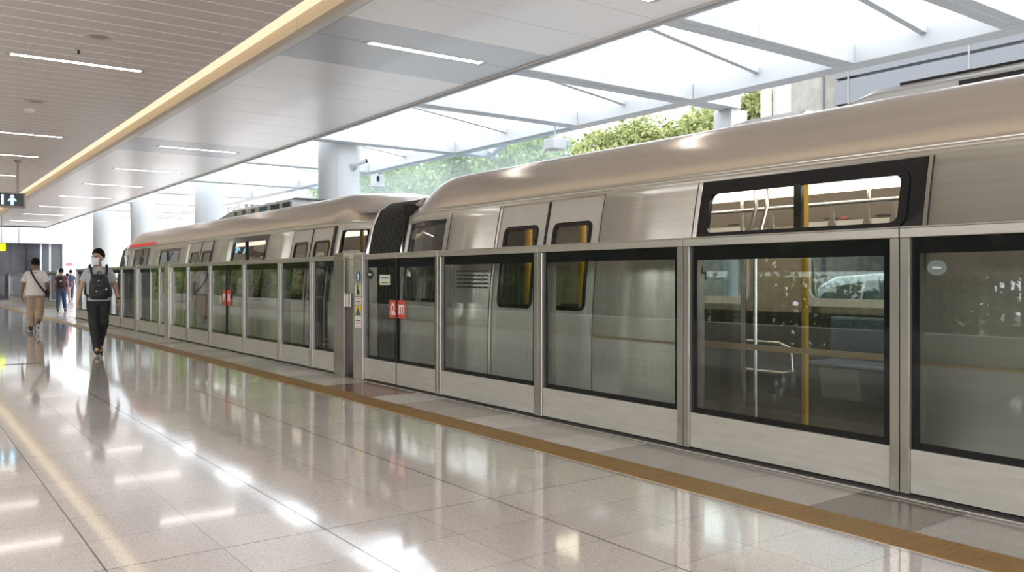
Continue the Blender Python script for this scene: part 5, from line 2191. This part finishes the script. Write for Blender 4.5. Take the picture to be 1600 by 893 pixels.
local(m, 'zip_pull', M['sticker_white'], bp, s1)
m = MB()
m.tube([(-0.165, -0.13, 0.98), (-0.18, -0.12, 0.85), (-0.172, -0.13, 0.72)], 0.008, 6)
local(m, 'loose_strap', M['bag'], bp, s1)

# ---- man in white tee walking away
P2 = dict(
    sh=((-0.168, 0.0, 1.350), (0.168, 0.0, 1.350)),
    el=((-0.250, 0.03, 1.09), (0.250, 0.02, 1.09)),
    wr=((-0.275, -0.03, 0.84), (0.280, -0.05, 0.85)),
    hd=((0.0, -0.2, -0.95), (0.0, -0.2, -0.95)),
    kn=((-0.075, -0.08, 0.50), (0.085, -0.10, 0.49)),
    an=((-0.055, 0.28, 0.20), (0.10, -0.13, 0.10)),
    toe=((-0.055, 0.20, 0.05), (0.11, -0.29, 0.05)),
    fup=((0, -0.9, 0.45), (0, 0, 1)),
    head=(0, -0.03, 1.565), lean=-0.03)
man2, s2 = human('man in white tee and khaki trousers walking away with a black cross-body strap', (2.74, 22.9, 0.0), PI - 0.12, 1.72, P2, (0.0, 0.05), M['skin_dark'], vox=0.0095,
                 shirt=M['tee_white'], trousers=M['khaki'], shoe=M['shoe'], hem=0.84, shirt_loose=0.05, leg_loose=0.035, cuffs=(0.22, 0.05), sleeve=0.78)
cb = thing('crossbody_bag', 'black cross-body bag strap over the back of the man in white tee', 'bag', (2.74, 22.9, 0.0))
cb.rotation_euler = (0, 0, PI - 0.12)
m = MB()
# seen from behind: from his left shoulder (image left) down to his right hip (image right); facing -y, his left is +x
pts = [(0.10, -0.10, 1.40), (0.105, 0.0, 1.455), (0.09, 0.10, 1.40), (0.02, 0.168, 1.24), (-0.08, 0.172, 1.08), (-0.175, 0.12, 0.94), (-0.215, 0.02, 0.88), (-0.17, -0.12, 0.92), (-0.02, -0.19, 1.10), (0.07, -0.16, 1.30), (0.10, -0.10, 1.40)]
for a, b in zip(pts, pts[1:]):
    caps(m, a, b, 0.021, 0.021)
fuse(m, 'strap', M['bag'], cb, 0.009, 3, s2)
m = MB()
eloft(m, [(-0.225, -0.02, 0.80, 0.03, 0.08), (-0.235, -0.02, 0.84, 0.045, 0.11), (-0.235, -0.02, 0.95, 0.045, 0.11), (-0.225, -0.02, 0.98, 0.03, 0.09)])
fuse(m, 'pouch', M['bag'], cb, 0.012, 3, s2)
m = MB()
caps(m, (-0.03, 0.142, 1.375), (0.03, 0.142, 1.375), 0.007, 0.007, 8)
local(m, 'neck_print', M['sticker_black'], man2, s2)

# ---- backpack walker and two more people in the bright passage
P3 = dict(
    sh=((-0.16, 0.0, 1.350), (0.16, 0.0, 1.350)), el=((-0.24, 0.02, 1.10), (0.25, 0.02, 1.10)), wr=((-0.22, -0.09, 0.88), (0.27, -0.06, 0.86)),
    kn=((-0.09, -0.09, 0.50), (0.10, 0.02, 0.50)), an=((-0.13, -0.12, 0.10), (0.11, 0.12, 0.10)), toe=((-0.15, -0.28, 0.05), (0.11, -0.04, 0.05)), head=(0, -0.02, 1.565))
man3, s3 = human('person in maroon top and blue jeans walking away at the bright passage', (5.12, 35.7, 0.0), PI - 0.2, 1.62, P3, (0.0, 0.0), M['skin'], vox=0.014,
                 shirt=M['tee_maroon'], trousers=M['jeans_blue'], shoe=M['shoe'], hem=0.9, sleeve=0.3)
b3 = thing('backpack', 'black backpack on the back of the person in maroon and jeans', 'backpack', (5.12, 35.7, 0.0))
b3.rotation_euler = (0, 0, PI - 0.2)
m = MB()
eloft(m, [(0, 0.21, 0.95, 0.12, 0.06), (0, 0.215, 1.0, 0.15, 0.085), (0, 0.21, 1.2, 0.15, 0.085), (0, 0.2, 1.36, 0.12, 0.06), (0, 0.185, 1.40, 0.07, 0.03)])
fuse(m, 'pack_body', M['bag'], b3, 0.016, 3, s3)
for x in (-1, 1):
    m = MB()
    pts = [(x * 0.10, 0.14, 1.36), (x * 0.11, 0.02, 1.45), (x * 0.12, -0.10, 1.36), (x * 0.15, -0.10, 1.15), (x * 0.17, 0.10, 1.0)]
    for a, b in zip(pts, pts[1:]):
        caps(m, a, b, 0.02, 0.02)
    fuse(m, 'shoulder_strap', M['bag'], b3, 0.012, 2, s3)
m = MB()
m.box(-0.04, 0.04, 0.29, 0.298, 1.2, 1.225)
local(m, 'pale_tag', M['sticker_white'], b3, s3, smooth=False)

P4 = dict(
    sh=((-0.16, 0.0, 1.350), (0.16, 0.0, 1.350)), el=((-0.25, -0.03, 1.11), (0.24, 0.06, 1.10)), wr=((-0.22, -0.16, 0.90), (0.26, 0.02, 0.86)),
    kn=((-0.08, -0.16, 0.52), (0.09, 0.0, 0.50)), an=((-0.08, -0.25, 0.11), (0.09, 0.26, 0.16)), toe=((-0.08, -0.41, 0.06), (0.09, 0.13, 0.04)), fup=((0, 0, 1), (0, -0.5, 0.85)))
human('distant person in navy top at the bright passage, left of the screen end', (8.1, 53.2, 0.0), PI - 0.1, 1.72, P4, (0.2, 0.0), M['skin'], vox=0.016,
      shirt=M['tee_navy'], trousers=M['jeans_blue'], shoe=M['shoe'], hem=0.9)
human('distant person in pale trousers half hidden behind the backpack walker', (7.3, 49.0, 0.0), PI - 0.3, 1.5, P4, (0.3, 0.0), M['skin'], vox=0.016,
      shirt=M['tee_navy'], trousers=M['pale_trousers'], shoe=M['shoe'], hem=0.92)

# ================================================================== LIGHT
w = bpy.data.worlds.new('overcast sky')
SC.world = w
w.use_nodes = True
nt = w.node_tree
nt.nodes.clear()
out = nt.nodes.new('ShaderNodeOutputWorld')
bg = nt.nodes.new('ShaderNodeBackground')
bg.inputs[0].default_value = (0.93, 0.965, 1.0, 1)
bg.inputs[1].default_value = 2.3
nt.links.new(bg.outputs[0], out.inputs[0])

SC.view_settings.view_transform = 'Standard'
SC.view_settings.look = 'None'
SC.view_settings.gamma = 1
SC.view_settings.use_curve_mapping = False
SC.view_settings.exposure = 1.25
SC.cycles.use_denoising = True
SC.cycles.max_bounces = 12
SC.cycles.transparent_max_bounces = 24
SC.cycles.caustics_reflective = False
SC.cycles.caustics_refractive = False
SC.cycles.sample_clamp_indirect = 6.0
